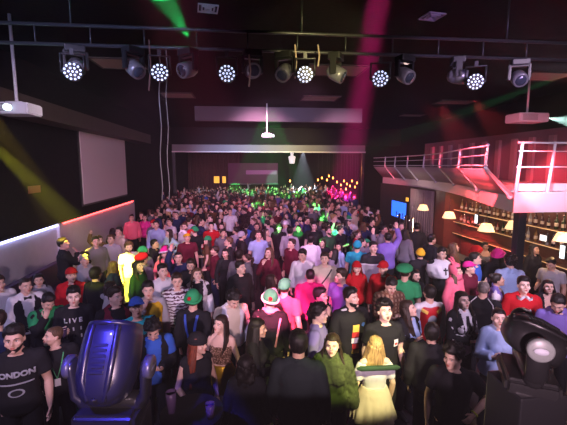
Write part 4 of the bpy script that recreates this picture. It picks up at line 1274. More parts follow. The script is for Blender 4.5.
he(318, 303, 1.72, 'm', 'talk', 70, 0, 10, (C_, HB), [('longsleeve', PUR)], 'dark-haired person in profile wearing dim purple, yellow light on the face', 'the yellow-faced profile', skin=3)
he(322, 287, 1.74, 'm', 'face', 40, 15, 5, (Q_, HB), [('coat', BLK), ('shirt', WHT)], 'dark-haired man covering his face, white collar under black coat', 'the face-covering man')
he(353, 287, 1.86, 'm', 'stand', 10, 25, 0, [(Q_, HB), ('beard', HB)], [('jacket', BLK)], 'bearded man in black jacket with white shoulder stripe and coloured print', 'the bearded stripe-jacket man', skin=1, extra='print')
he(380, 300, 1.76, 'm', 'stand', 5, -5, -5, (C_, HB), [('tshirt', BLK)], 'shouting curly-haired young man in black T-shirt with small white badge', 'the shouting man', mouth=1.0, skin=3, extra='badge')
he(375, 333, 1.60, 'f', 'stand', 178, 0, 0, ('very_long', HO), [('offshoulder', WHT)], 'blonde woman seen from behind in white top and pale skirt, green-sleeved arm across shoulders', 'the blonde woman', bottom=('skirt', CRM), skin=3, extra='band')
he(408, 298, 1.72, 'f', 'rock', 20, 35, -5, (W_, HD), [('open_jacket', BLK), ('tshirt', LBL)], 'long-haired woman making horns with one hand, black jacket over pale blue', 'the horns-hand woman', skin=1)
he(432, 284, 1.74, 'm', 'stand', 180, 0, 0, (S_, HB), [('longsleeve', WHT), ('vest', RED, 'glossy_fabric')], 'person seen from behind in shiny red vest with round grey badge, white sleeves', 'the red vest back', extra='backbadge')
he(461, 289, 1.74, 'f', 'phone', 12, -5, 0, (L_, HD), [('coat', BLK), ('shirt', WHT)], 'long-haired woman in black coat with white shirt and black ribbon', 'the black ribbon woman', skin=3, extra='ribbon')
he(484, 279, 1.76, 'm', 'stand', 140, 20, 0, ('buzz', HG), [('tshirt', BLK)], 'grey cropped man seen from behind in black T-shirt with white piping', 'the white piping T-shirt man', extra='piping')
he(499, 271, 1.72, 'f', 'stand', 55, 20, 0, (B_, HB), [('open_jacket', PUR), ('tshirt', WHT)], 'woman with dark hair tied up, purple jacket over white top', 'the purple jacket woman', skin=2)
he(511, 254, 1.80, 'm', 'stand', 165, 0, 5, (C_, HB), [('shirt', LBL)], 'tall curly-haired man with back turned in light blue shirt by the column', 'the light blue shirt back')
he(524, 276, 1.78, 'm', 'stand', -20, 0, 0, (Q_, HB), [('sweater', RED)], 'man in red Christmas sweater with white collar and white motif', 'the red sweater man', skin=3, extra='xmas')
he(500, 306, 1.74, 'f', 'drink', -15, -10, 0, (B_, HB), [('jacket', LBL)], 'woman in pale blue jacket holding an orange drink, next to the big black fixture', 'the pale blue jacket woman', skin=3)
he(560, 291, 1.76, 'm', 'phone', -40, -10, 20, [(Q_, HB), ('beard', HB)], [('hoodie', PUR)], 'bearded man in purple hoodie looking down at the right edge', 'the purple hoodie man')
he(455, 343, 1.66, 'm', 'hip', -25, -35, 15, (C_, HB), [('tshirt', BLK)], 'man with dark curls in black T-shirt, bare arms, at the front right', 'the bare-armed front man', skin=1, extra='wrist')
he(433, 322, 1.68, 'm', 'talk', 150, 0, 0, (S_, HB), [('coat', BLK)], 'dark-haired man in long black coat with back turned below the red vest', 'the black coat back')
he(246, 352, 1.58, 'f', 'stand', 175, 0, 5, (W_, HB), [('jacket', BLK)], 'dark wavy-haired woman seen from behind in black at the bottom of the crowd', 'the dark-haired back')
he(458, 263, 1.68, 'f', 'stand', 25, 20, 5, (L_, HL), [('onesie', PNK)], 'person in pink hooded bunny onesie', 'the pink bunny', hat=('bunny', [PNK]), bottom=None)
he(441, 246, 1.80, 'm', 'stand', 0, 0, 15, (Q_, HB), [('habit', BLK), ('poncho', WHT)], 'man in black robe with wide white collar bearing a black cross', 'the cross collar man', bottom=None, skin=1, extra='cross')
he(404, 264, 1.76, 'm', 'stand', 150, -10, 5, (S_, HD), [('tshirt', GRN)], 'man seen from behind in bright green beret and green T-shirt', 'the green beret man', hat=('beret', [GRN]))
he(386, 260, 1.76, 'm', 'stand', -30, -10, 15, (S_, HD), [('jacket', RED)], 'man in red cap and red jacket beside the green beret', 'the red cap man by the beret', hat=('cap', [RED, RED]), skin=1)
he(390, 274, 1.76, 'm', 'phone', 0, 0, 22, (Q_, HB), [('shirt', TAN, 'plaid')], 'man in tan checked shirt looking down in front of the red cap', 'the checked shirt man', skin=1)
he(357, 260, 1.66, 'f', 'stand', 0, 0, 5, (L_, HR), [('jacket', RED)], 'red-haired woman in red hat and red jacket', 'the red hat woman', hat=('beanie', [RED, RED]), skin=3)
he(358, 240, 1.74, 'm', 'stand', 160, 0, 0, (S_, HD), [('tshirt', TEA)], 'person in turquoise beanie and turquoise top, back turned', 'the turquoise beanie', hat=('beanie', [TEA, TEA]))
he(373, 241, 1.80, 'm', 'stand', 0, 5, 0, (Q_, HB), [('sweater', LGR, 'block_knit')], 'man in sweater with black top half and pale grey lower half', 'the two-tone sweater man', skin=1)
he(323, 252, 1.72, 'm', 'stand', -5, -10, 0, (Q_, HD), [('tshirt', CRM)], 'man in cream T-shirt with dark strap across the chest', 'the crossbody strap man', skin=1, extra='strapx')
he(341, 268, 1.74, 'm', 'stand', -50, -25, 5, (Q_, HD), [('tshirt', PUR)], 'man in lilac T-shirt turned left, in front of the red hat woman', 'the lilac T-shirt man', skin=1)
he(311, 267, 1.76, 'm', 'stand', 175, 0, 0, ('buzz', HB), [('jacket', (.34, .02, .12))], 'man seen from behind in magenta lit jacket', 'the magenta-lit jacket back')  # magenta light mixed into the maroon of the jacket
he(305, 248, 1.76, 'm', 'stand', -15, -20, 15, (Q_, HB), [('shirt', WHT)], 'dark-haired man in white shirt behind the magenta-lit jacket', 'the white shirt man by the magenta-lit jacket')
he(310, 234, 1.78, 'm', 'stand', 178, 0, 0, (S_, HB), [('shirt', WHT)], 'man in white shirt with back turned, below the green lit heads', 'the white shirt back')
he(290, 226, 1.78, 'm', 'stand', 150, 30, 0, (S_, HB), [('shirt', LGR)], 'man in pale shirt half turned away, left of the white shirt back', 'the pale shirt back')
he(421, 248, 1.66, 'm', 'stand', 170, 0, 0, (S_, HD), [('jacket', BLK)], 'person in mustard yellow beanie and black jacket', 'the yellow beanie', hat=('beanie', [YEL, YEL]))
he(388, 232, 1.80, 'm', 'wave', 170, 10, 0, (S_, HB), [('jacket', PUR)], 'man in purple jacket from behind raising one hand', 'the purple jacket waver')
he(256, 230, 1.74, 'm', 'stand', 10, 0, 0, (Q_, HD), [('tshirt', LBL)], 'man in light blue T-shirt in the middle of the crowd', 'the light blue T-shirt man')
he(244, 231, 1.70, 'm', 'stand', 100, 20, 0, (S_, HD), [('jacket', BLK)], 'person in grey beanie beside the light blue T-shirt man', 'the grey beanie', hat=('beanie', [LGR, LGR]))
he(230, 208, 1.80, 'm', 'stand', 5, 0, 0, (Q_, HB), [('tshirt', WHT)], 'tall man in white T-shirt among dark clothes, left of the green heads', 'the tall white T-shirt man')
he(156, 220, 1.80, 'm', 'stand', 0, 0, 0, (S_, HB), [('shirt', LBL)], 'tall man in pale blue shirt by the hanging cables', 'the pale blue shirt man')
he(144, 253, 1.66, 'm', 'stand', 150, 0, 0, (S_, HD), [('jacket', GRY)], 'person in round red cap amid the yellow light', 'the round red cap', hat=('beret', [RED]))
he(163, 247, 1.72, 'f', 'stand', 30, 0, 0, (L_, HD), [('tshirt', PNK)], 'woman in pink and white Santa hat', 'the pink Santa hat', hat=('santa', [MAG, WHT]))
he(187, 232, 1.74, 'm', 'stand', 20, 0, 0, (S_, HD), [('tshirt', BUR)], 'person in yellow and red jester hat', 'the jester hat', hat=('jester', [YEL, WHT, RED]))
he(162, 263, 1.76, 'm', 'talk', 25, 10, 5, (Q_, HB), [('shirt', WHT)], 'dark-haired man in white shirt below the pink Santa hat', 'the white shirt man by the Santa hat', skin=3)
he(138, 259, 1.70, 'f', 'stand', 70, 0, -5, (W_, HB), [('jacket', DGR)], 'woman in profile with long dark hair, mouth open, in the yellow light', 'the open-mouthed woman', mouth=.8, skin=3)
he(493, 248, 1.74, 'f', 'stand', 150, 0, 0, (L_, HB), [('jacket', BLK)], 'person in big magenta headscarf by the bar', 'the magenta headscarf', hat=('turban', [MAG]))
he(481, 246, 1.76, 'm', 'stand', 120, 0, 0, (S_, HB), [('jacket', BLK)], 'person in red headscarf next to the magenta one', 'the red headscarf', hat=('turban', [RED]))
he(469, 261, 1.66, 'm', 'stand', 20, 20, 0, (S_, HB), [('jacket', BUR)], 'man in magenta cap between the pink bunny and the headscarves', 'the magenta cap man', hat=('cap', [MAG, MAG]))
he(475, 252, 1.74, 'm', 'drink', 40, 20, 0, (Q_, HB), [('tshirt', BLU)], 'dark-haired man in blue behind the magenta cap', 'the blue T-shirt man by the cap', skin=1)
he(143, 214, 1.70, 'f', 'stand', 10, 0, 0, (L_, HD), [('jacket', MAG)], 'woman in magenta jacket by the end of the red strip', 'the magenta jacket woman by the strip')
he(133, 214, 1.74, 'm', 'stand', 20, 0, 0, (S_, HB), [('jacket', PNK)], 'man in pink top at the end of the red strip', 'the pink top man')
he(100, 236, 1.72, 'm', 'stand', 35, 0, 0, (S_, HB), [('jacket', GRY)], 'dark-haired man in grey jacket in the yellow haze by the wall', 'the grey jacket man in the haze')
he(106, 234, 1.76, 'm', 'stand', -10, 0, 0, (S_, HL), [('jacket', LGR)], 'brown-haired man in light grey by the wall panel', 'the light grey man by the wall')
he(417, 222, 1.82, 'm', 'stand', 170, 0, 0, (S_, HB), [('jacket', BLK)], 'tall man in black with back turned, before the white door', 'the tall man at the door')
he(406, 228, 1.80, 'f', 'stand', 120, 0, 0, (L_, HB), [('jacket', GRY)], 'long-haired person in grey to the left of the white door', 'the long-haired one at the door')
he(432, 234, 1.78, 'm', 'stand', 100, 0, 0, (Q_, HB), [('coat', BLK)], 'man in black coat facing right under the far hanging lamps', 'the black coat man under lamps')
he(455, 241, 1.74, 'f', 'talk', 60, 20, 0, (L_, HL), [('jacket', BRN)], 'brown-haired woman in brown under the hanging lamps', 'the brown jacket woman')
he(415, 268, 1.60, 'f', 'stand', 0, 10, 5, (L_, HB), [('jacket', BLK)], 'small pale-faced woman in black between green beret and white collar', 'the pale-faced small woman', skin=3)
he(269, 246, 1.72, 'f', 'face', -20, -20, 0, (L_, HL), [('jacket', BUR)], 'brown-haired woman in burgundy behind the white-brimmed hat', 'the burgundy jacket woman', skin=1)
he(292, 238, 1.72, 'm', 'stand', -60, 0, 0, (S_, HD), [('sweater', BUR)], 'man in plum sweater facing left', 'the plum sweater man', skin=1)
he(240, 260, 1.72, 'm', 'stand', 30, 20, 5, (S_, HB), [('jacket', BLK)], 'short-haired man in black between white jacket woman and bowed white shirt', 'the man in black mid-crowd', skin=1)
he(535, 243, 1.70, 'f', 'stand', 10, 10, 0, (W_, HB), [('jacket', BLK)], 'dark-haired woman in black near the right bar end', 'the woman in black at the bar')
he(549, 278, 1.66, 'f', 'stand', -20, -5, 0, (L_, HB), [('coat', BLK)], 'pale-faced woman in black right of the red sweater', 'the pale-faced woman by the red sweater')

def head_of(h): return .236 * h / 1.77
def place(e):
    p = ptz(e['px'], e['py'], e['h'] * 1.008)
    return p
# depth comes from the height; nudge heights so that neighbours do not stand inside each other
for e in HE:
    p = place(e); e['x'], e['y'] = p.x, p.y; e['px0'] = e['px']
def h_for(e, Y):
    d = ray(e['px'], e['py']); return (3.5 + d.z * Y / d.y) / 1.008
for it in range(200):
    moved = False
    for i, a in enumerate(HE):
        for b in HE[i + 1:]:
            dx, dy = a['x'] - b['x'], a['y'] - b['y']
            D = math.hypot(dx, dy)
            if D < .53:
                f, n = (a, b) if a['y'] > b['y'] else (b, a)
                for q, s in ((f, 1), (n, -1)):
                    Y = q['y'] + s * .012
                    hh = h_for(q, Y)
                    if 1.50 <= hh <= 1.93 and Y > 3.2:
                        d = ray(q['px'], q['py']); P = EYE + d * (Y / d.y)
                        q['x'], q['y'], q['h'] = P.x, P.y, hh; moved = True
                l, r_ = (a, b) if a['px'] < b['px'] else (b, a)
                for q, s in ((l, -1), (r_, 1)):
                    if abs(q['px'] + s * .25 - q['px0']) < 9.0:
                        q['px'] += s * .25; d = ray(q['px'], q['py']); P = EYE + d * (q['y'] / d.y); q['x'] = P.x; moved = True
    if not moved: break

rp = random.Random(21)
# ---- the rest of the dance floor
def right_limit(y):
    if y < 7.2: return 4.9
    return 5.05 if y < 14 else 5.9
FACES = [(0, -14), (25, -12), (-25, -6), (12, 2), (-8, -14), (40, -8)]
COMBOS = []
for sx in 'mf':
    for ps in ('stand', 'drink', 'phone', 'talk', 'dance', 'wave', 'hip', 'face'):
        COMBOS.append((sx, ps, *FACES[(len(COMBOS) * 5 + 1) % 6]))
    COMBOS.append((sx, 'stand', 12, 2)); COMBOS.append((sx, 'stand', -25, -6)); COMBOS.append((sx, 'stand', 0, -14))
FILL = []
def clashes(x, y, r, lst):
    return any((q['x'] - x) ** 2 + (q['y'] - y) ** 2 < r * r for q in lst)
def hides_hero(x, y, h):
    a = pix((x, y, h))
    if a is None: return False
    hw = head_of(h) * .42 * FPX / a[2]
    for e in HE:
        if e['y'] <= y: continue
        hd = head_of(e['h']) * FPX / (e['y'])
        top, bot, l, r_ = e['py'], e['py'] + hd * 2.1, e['px'] - hd * .8, e['px'] + hd * .8
        # head of the newcomer
        if a[0] + hw > l and a[0] - hw < r_ and a[1] < bot and a[1] + hw * 2.6 > top: return True
        sw = hw * 2.9
        if a[0] + sw > l + hd * .3 and a[0] - sw < r_ - hd * .3 and a[1] + hw * 2.4 < e['py'] + hd * 1.2: return True
    return False
y = 3.6
row = 0
while len(HE) + len(FILL) < 296 and y < 24:
    x = -4.2 + (row % 2) * .3
    step = .62 if y < 10 else .70
    while x < right_limit(y):
        X = x + rp.uniform(-.14, .14); Y = y + rp.uniform(-.15, .15)
        h = rp.gauss(1.70, .07); h = max(1.55, min(1.86, h))
        inside = pix((X, Y, h))
        if inside and -12 < inside[0] < 579 and not clashes(X, Y, .54, HE) and not clashes(X, Y, .50, FILL) and not hides_hero(X, Y, h) and not (X < -3.95 and Y < 10.4) and rp.random() < .97:
            FILL.append(dict(x=X, y=Y, h=h, px=inside[0], py=inside[1]))
        x += step
    y += .60 if y < 10 else .70
    row += 1
YFILL = y
PALT = [(BLK, 42), (GRY, 13), (WHT, 9), (LGR, 4), (NVY, 12), (BUR, 7), (RED, 3), (LBL, 4), (BRN, 6), (PUR, 2), (CRM, 2), (DGR, 4), (TAN, 1), (BLU, 2)]
PALC = [c for c, n in PALT for _ in range(n)]
for f in FILL:
    sx, ps, hy, hp = rp.choice(COMBOS)
    if ps == 'wave' and rp.random() < .5: ps = 'stand'; hy, hp = (0, -14)
    f['sex'], f['pose'], f['hy'], f['hp'] = sx, ps, hy, hp
    if sx == 'f': f['h'] = max(1.52, f['h'] - .06)
    r_ = rp.random()
    f['rz'] = rp.uniform(-50, 50) if r_ < .6 else (rp.uniform(125, 235) if r_ < .82 else rp.choice((-1, 1)) * rp.uniform(60, 115))
    f['skin'] = rp.choice(SK[:4])
    hc = rp.choice([HB] * 6 + [HD] * 6 + [HL] * 3 + [HO])
    st = rp.choice([S_, S_, Q_, Q_, C_, 'buzz']) if sx == 'm' else rp.choice([L_, L_, W_, W_, 'bob', B_, 'ponytail'])
    f['hair'] = [(st, hc)]
    if sx == 'm' and rp.random() < .2: f['hair'].append(('beard', hc))
    c = rp.choice(PALC)
    kind = rp.choice(['tshirt', 'tshirt', 'jacket', 'longsleeve', 'shirt', 'hoodie']) if sx == 'm' else rp.choice(['tshirt', 'jacket', 'longsleeve', 'tank', 'jacket'])
    f['tops'] = [(kind, c)]
    f['bottom'] = ('trousers', rp.choice([BLK, BLK, NVY, GRY]))
    f['hat'] = None
    if rp.random() < .075:
        hc_ = rp.choice([RED, GRN, BLU, LGR, WHT, YEL, MAG])
        st_ = rp.choice(['cap', 'beanie', 'santa'])
        f['hat'] = (st_, [hc_, WHT if st_ == 'santa' else hc_])
NICE = {'tshirt': 'T-shirt', 'longsleeve': 'long-sleeved top', 'shirt': 'shirt', 'jacket': 'jacket', 'hoodie': 'hoodie', 'tank': 'tank top'}
HSTY = {S_: 'short', Q_: 'swept-up', C_: 'curly', 'buzz': 'cropped', L_: 'long', W_: 'wavy', 'bob': 'bobbed', B_: 'tied-up', 'ponytail': 'ponytailed'}
def facing(f):
    a = (f['rz'] + f['hy'] + 180) % 360 - 180
    if abs(a) <= 55: return 'facing the stage'
    if abs(a) >= 120: return 'back turned'
    return 'facing right' if a > 0 else 'facing left'
ANCH = [e for e in HE]
def describe(f):
    # the recognisable neighbour closest in the picture, and on which side of it this person stands
    e = min(ANCH, key=lambda e: (e['px'] - f['px']) ** 2 + ((e['py'] - f['py']) * 1.6) ** 2)
    dx, dy = f['px'] - e['px'], f['py'] - e['py']
    side = ('right of' if dx > 0 else 'left of') if abs(dx) > 1.2 * abs(dy) else ('behind' if f['y'] > e['y'] else 'before')
    if side in ('right of', 'left of') and f['y'] > e['y'] + 1.0: side = 'behind and ' + side
    who = 'man' if f['sex'] == 'm' else 'woman'
    kind, c = f['tops'][0][:2]
    hs, hc = f['hair'][0]
    hat = f" in {CNAME[f['hat'][1][0]]} {f['hat'][0]}" if f['hat'] else ''
    return f"{HSTY[hs]} {HNAME[hc]} haired {who}{hat}, {CNAME[c]} {NICE[kind]}, {facing(f)}, {side} {e['short']}"
for e in HE: e['hero'] = True
labels = {}
for f in FILL:
    f['label'] = describe(f)
    labels.setdefault(f['label'], []).append(f)
for lab, fs in labels.items():
    if len(fs) > 1:
        fs.sort(key=lambda f: f['y'])
        for k, f in enumerate(fs):
            f['label'] = ('nearer ' if k == 0 else 'farther ' if k == len(fs) - 1 else 'middle ') + lab
def trim_label(s):
    w = s.split()
    return s if len(w) <= 16 else ' '.join(w).replace('facing the stage, ', '').replace(' haired', '-haired').replace('long-sleeved top', 'top')
SEEN = {}
for e in HE + FILL:
    e['label'] = trim_label(e['label'])
    for x, y_ in ((' haired', '-haired'), ('swept-up ', ''), ('behind and ', ''), ('cropped ', ''), ('long-sleeved ', ''), (', facing the stage', ''), (', back turned', ''), (', facing left', ''), (', facing right', '')):
        if len(e['label'].split()) > 16: e['label'] = e['label'].replace(x, y_)
    while len(e['label'].split()) > 16: e['label'] = ' '.join(e['label'].split()[1:])
    if e['label'] in SEEN: e['label'] = 'other ' + e['label']
    SEEN[e['label']] = 1
for e in HE + FILL:      # make every mesh first, then place the people
    body_mesh(e['sex'], e['pose'], e['hy'], e['hp'], e.get('mouth', 0.0))
    for t in e['tops']: garment(t[0], e['sex'], e['pose'])
    if e['bottom']: garment(e['bottom'][0], e['sex'], 'stand')
for e in HE + FILL:
    b, H = person(e['x'], e['y'], e['rz'], e['h'], e['sex'], e['pose'], e['hy'], e['hp'], e['skin'], e['hair'], e['tops'], e['bottom'], e['hat'], e.get('mouth', 0.0), shoes=True)
    tag(b, e['label'], 'person', GROUP)
    e['ob'], e['H'] = b, H

# ---- marks and accessories of the people in front
M['ink_white'] = mat('ink_white', (.7, .7, .74), .7)
M['ink_grey'] = mat('ink_grey', (.36, .38, .42), .7)
M['ink_red'] = mat('ink_red', (.55, .03, .03), .7)
M['ink_black'] = mat('ink_black', (.012, .012, .014), .7)
M['ink_yellow'] = mat('ink_yellow', (.75, .5, .08), .7)
M['ink_blue'] = mat('ink_blue', (.04, .10, .5), .7)
M['ink_green'] = mat('ink_green', (.1, .5, .2), .7)
def text_mesh(body, size, m, bold=0.0):
    cu = bpy.data.curves.new('t', 'FONT'); cu.body = body; cu.size = size; cu.align_x = 'CENTER'; cu.align_y = 'CENTER'; cu.offset = bold; cu.extrude = .0; cu.resolution_u = 3
    o = bpy.data.objects.new('t', cu); COL.objects.link(o)
    dg = bpy.context.evaluated_depsgraph_get(); me = bpy.data.meshes.new_from_object(o.evaluated_get(dg)); bpy.data.objects.remove(o)
    bm = bmesh.new(); bm.from_mesh(me); bmesh.ops.triangulate(bm, faces=bm.faces); bmesh.ops.subdivide_edges(bm, edges=[e for e in bm.edges if e.calc_length() > .03], cuts=1)
    r = bmesh.ops.extrude_face_region(bm, geom=list(bm.faces))
    for v in r['geom']:
        if isinstance(v, bmesh.types.BMVert): v.co.z += .003
    return to_mesh(bm, 'print', [m], False)
def on_chest(e, name, me, z, x=0.0, back=False, gap=.006):
    """lay a flat mark (x right, y up) on the cloth of the chest or back by casting it onto the garment"""
    from mathutils.bvhtree import BVHTree
    b = e['ob']
    trees = []
    for ch in b.children:
        if ch.type == 'MESH' and any(ch.name.startswith(k) for k in ('t_shirt', 'shirt', 'sweater', 'jacket', 'vest', 'collar', 'coat', 'blouse', 'robe', 'waistcoat')):
            trees.append(BVHTree.FromPolygons([v.co for v in ch.data.vertices], [tuple(p.vertices) for p in ch.data.polygons]))
    m2 = me
    s = 1 if not back else -1
    for v in m2.vertices:
        X, Z, dz = v.co.x * s + x, v.co.y + z, v.co.z
        best = None
        for t in trees:
            hit = t.ray_cast(V((X, -.6 * s, Z)), V((0, s, 0)))
            if hit[0] is not None:
                if best is None or hit[0].y * s < best * s: best = hit[0].y
        yy = best if best is not None else -.13 * s
        v.co = V((X, yy - s * (gap * .35 + dz), Z))
    m2.update()
    return add(name, m2, b)
def disc_mesh(r, m, n=24, th=.003, sy=1.0):
    bm = bmesh.new(); bmesh.ops.create_grid(bm, x_segments=8, y_segments=8, size=r)
    for v in bm.verts:
        x, y = v.co.x / r, v.co.y / r
        v.co.x = r * x * math.sqrt(1 - y * y / 2); v.co.y = r * sy * y * math.sqrt(1 - x * x / 2)
    g = bmesh.ops.extrude_face_region(bm, geom=list(bm.faces))
    for v in g['geom']:
        if isinstance(v, bmesh.types.BMVert): v.co.z += th
    return to_mesh(bm, 'disc', [m], False)
def rect_mesh(w, h, m, th=.003, nx=8, ny=8, rot=0.0):
    bm = bmesh.new(); bmesh.ops.create_grid(bm, x_segments=nx, y_segments=ny, size=.5)
    c, s = math.cos(rot), math.sin(rot)
    for v in bm.verts:
        x, y = v.co.x * w, v.co.y * h
        v.co.x, v.co.y = x * c - y * s, x * s + y * c
    g = bmesh.ops.extrude_face_region(bm, geom=list(bm.faces))
    for v in g['geom']:
        if isinstance(v, bmesh.types.BMVert): v.co.z += th
    return to_mesh(bm, 'rect', [m], False)
def glass(e, kind, side=-1):
    """a plastic cup in the hand"""
    b = e['ob']
    p = arm('drink', side, e['sex'])
    W, d = p[2], p[3]
    c = b.matrix_basis @ (W + d * .075 + V((0, -.035, .0)))
    o = make_cup(kind); o.location = (c.x, c.y, c.z - .06)
    return o
def make_cup(kind):
    M.setdefault('clear_cup', mat('clear_cup', (.16, .10, .22), .12, trans=.6))
    col = {'orange': (.75, .25, .03), 'purple': (.35, .22, .45), 'pink': (.8, .2, .3), 'clear': (.5, .5, .55)}[kind]
    mk = 'drink_' + kind
    if mk not in M: M[mk] = mat(mk, col, .2)
    bm = bmesh.new()
    n = 18
    prof = [(0, .001), (0, .031), (.12, .041), (.12, .039), (.006, .029), (.006, .001)]
    lathe(bm, prof, n, 0, 'z')
    o = add('drinking_cup', to_mesh(bm, 'cup', [M['clear_cup']]))
    bm = bmesh.new(); lathe(bm, [(.009, .028), (.085, .0355)], n, 0, 'z'); add('drink', to_mesh(bm, 'drink', [M[mk]]), o)
    return o
BPD = {e['extra']: e for e in HE if e['extra']}
bpy.context.view_layer.update()
e = BPD['college']; on_chest(e, 'chest_print', text_mesh('LONDON', .076, M['ink_grey'], .004), 1.31)
on_chest(e, 'chest_print', rect_mesh(.3, .016, M['ink_grey']), 1.215); on_chest(e, 'chest_print', disc_mesh(.07, M['ink_grey'], sy=.6), 1.12); on_chest(e, 'chest_print', disc_mesh(.05, M['ink_black'], sy=.6), 1.12, gap=.016)
e = BPD['live']; on_chest(e, 'chest_print', text_mesh('L I V E', .085, M['ink_white'], .003), 1.32)
for zz in (1.2, 1.09):
    for xx in (-.09, 0, .09): on_chest(e, 'chest_print', rect_mesh(.018, .05, M['ink_grey'], nx=3, ny=4), zz, xx)
e = BPD['lanyard']
bm = bmesh.new(); tube(bm, [(-.075, .01, 1.47), (-.085, -.1, 1.42), (-.05, -.155, 1.28), (0, -.16, 1.12), (.05, -.155, 1.28), (.085, -.1, 1.42), (.075, .01, 1.47)], [.008] * 7, 6); ly = add('lanyard', to_mesh(bm, 'lanyard', [M['ink_green']]), e['ob'])
add('pass_card', mbox('pass', (-.035, -.165, 1.02), (.035, -.158, 1.12), M['ink_white']), ly)
e = BPD['bow']
bm = bmesh.new()
for s in (-1, 1): loft(bm, [(V((s * .004, -.105, 1.45)), V((0, .008, 0)), V((0, 0, .012))), (V((s * .05, -.108, 1.45)), V((0, .012, 0)), V((0, 0, .03)))], 10)
ball(bm, (0, -.11, 1.45), .012); add('bow_tie', to_mesh(bm, 'bow', [M['ink_black']]), e['ob'])
e = BPD['straps']
for s in (-1, 1): on_chest(e, 'strap', rect_mesh(.035, .42, M['ink_blue'], ny=16, rot=s * .16), 1.24, s * .06, back=True)
e = BPD['scarf']
M['scarf_pink'] = mat('scarf_pink', (.9, .35, .42), .8, bump=.4)
bm = bmesh.new(); tube(bm, [(.13, -.15, 1.15), (.12, -.12, 1.38), (.085, .0, 1.49), (0, .09, 1.5), (-.085, .0, 1.49), (-.12, -.12, 1.38), (-.14, -.14, 1.2)], [.03, .036, .04, .045, .04, .036, .03], 10); add('scarf', to_mesh(bm, 'scarf', [M['scarf_pink']]), e['ob'])
for s in (-1, 1):
    bm = bmesh.new(); tube(bm, [(s * .175, .0, 1.47), (s * .16, .12, 1.38), (s * .13, .155, 1.2), (s * .1, .15, 1.02)], [.014] * 4, 8, flat=(V((0, 1, 0)), .5)); add('brace', to_mesh(bm, 'brace', [M['scarf_pink']]), e['ob'])
e = BPD['print']
for k, (m, z, w, h) in enumerate((('ink_yellow', 1.27, .09, .10), ('ink_red', 1.18, .10, .07), ('ink_white', 1.10, .11, .07), ('ink_red', 1.02, .09, .07), ('ink_yellow', .95, .10, .05))): on_chest(e, 'chest_print', rect_mesh(w, h, M[m]), z, .01)
on_chest(e, 'chest_badge', disc_mesh(.028, M['ink_blue']), 1.31, .12)
bm = bmesh.new(); tube(bm, [(-.085, -.03, 1.495), (-.15, .0, 1.47), (-.215, .01, 1.435)], [.016] * 3, 8); add('shoulder_stripe', to_mesh(bm, 'stripe', [M['ink_white']]), e['ob'])
e = BPD['badge']; on_chest(e, 'chest_badge', rect_mesh(.06, .09, M['ink_white']), 1.27, .10); on_chest(e, 'badge_mark', rect_mesh(.035, .03, M['ink_red']), 1.26, .10, gap=.016)
e = BPD['band']
M['sleeve_green'] = mat('sleeve_green', (.02, .06, .025), .8, bump=.3)
bm = bmesh.new()
pts = [V((.25 * k / 8, .205 - .05 * (k / 8) ** 2, 1.43 - .03 * (k / 8) ** 2)) for k in range(-8, 9)]
tube(bm, pts, [.02] + [.034] * 15 + [.02], 10, flat=(V((0, 1, 0)), .7)); add('sleeve_band', to_mesh(bm, 'sleeve_band', [M['sleeve_green']]), e['ob'])  # band standing in for a companion's green-sleeved arm
e = BPD['backbadge']; on_chest(e, 'back_badge', disc_mesh(.075, M['ink_grey']), 1.25, 0, back=True)
for s in (-1, 1): on_chest(e, 'shoulder_patch', rect_mesh(.1, .05, M['ink_yellow'], rot=-s * .5), 1.385, s * .12, back=True)
e = BPD['ribbon']
for s in (-1, 1): on_chest(e, 'ribbon', rect_mesh(.03, .26, M['ink_black'], ny=12, rot=s * .12), 1.30, s * .02, gap=.02)
e = BPD['piping']
for s in (-1, 1):
    bm = bmesh.new(); tube(bm, [(s * .08, .06, 1.5), (s * .15, .09, 1.42), (s * .175, .105, 1.3), (s * .17, .1, 1.1), (s * .165, .1, .92)], [.008] * 5, 6); add('piping', to_mesh(bm, 'piping', [M['ink_white']]), e['ob'])
e = BPD['xmas']
bm = bmesh.new()
for s in (-1, 1):
    loft(bm, [(V((s * .02, -.10, 1.475)), V((s * .02, 0, 0)), V((0, -.02, .03))), (V((s * .075, -.115, 1.44)), V((s * .02, .01, 0)), V((0, -.02, .035))), (V((s * .1, -.07, 1.47)), V((.01, .01, 0)), V((0, .03, .02)))], 8)
add('collar', to_mesh(bm, 'collar', [M['ink_white']]), e['ob'])
for k in range(-2, 3): on_chest(e, 'motif', rect_mesh(.018, .05 + .02 * (k % 2), M['ink_white'], nx=3, ny=4, rot=.25 * k), 1.27 + .012 * abs(k), k * .035)
on_chest(e, 'motif', rect_mesh(.16, .014, M['ink_white'], ny=3), 1.235)
e = BPD['cross']; on_chest(e, 'cross', rect_mesh(.03, .14, M['ink_black'], ny=12), 1.30, 0, gap=.012); on_chest(e, 'cross', rect_mesh(.095, .03, M['ink_black'], nx=12), 1.325, 0, gap=.014)
e = BPD['strapx']; on_chest(e, 'bag_strap', rect_mesh(.03, .48, M['ink_black'], ny=20, rot=-.62), 1.24)
e = BPD['wrist']
p = arm('hip', 1, 'm'); W, E = p[2], p[1]; dd = (W - E).normalized(); u = dd.cross(V((0, 0, 1))).normalized(); v_ = dd.cross(u)
M['wristband'] = mat('wristband', (.85, .9, .1), .5)
bm = bmesh.new(); tube(bm, [W - dd * .02 + u * (.033 * math.cos(a)) + v_ * (.033 * math.sin(a)) for a in [2 * PI * k / 20 for k in range(21)]], [.009] * 21, 8); add('wristband', to_mesh(bm, 'wb', [M['wristband']]), e['ob'])
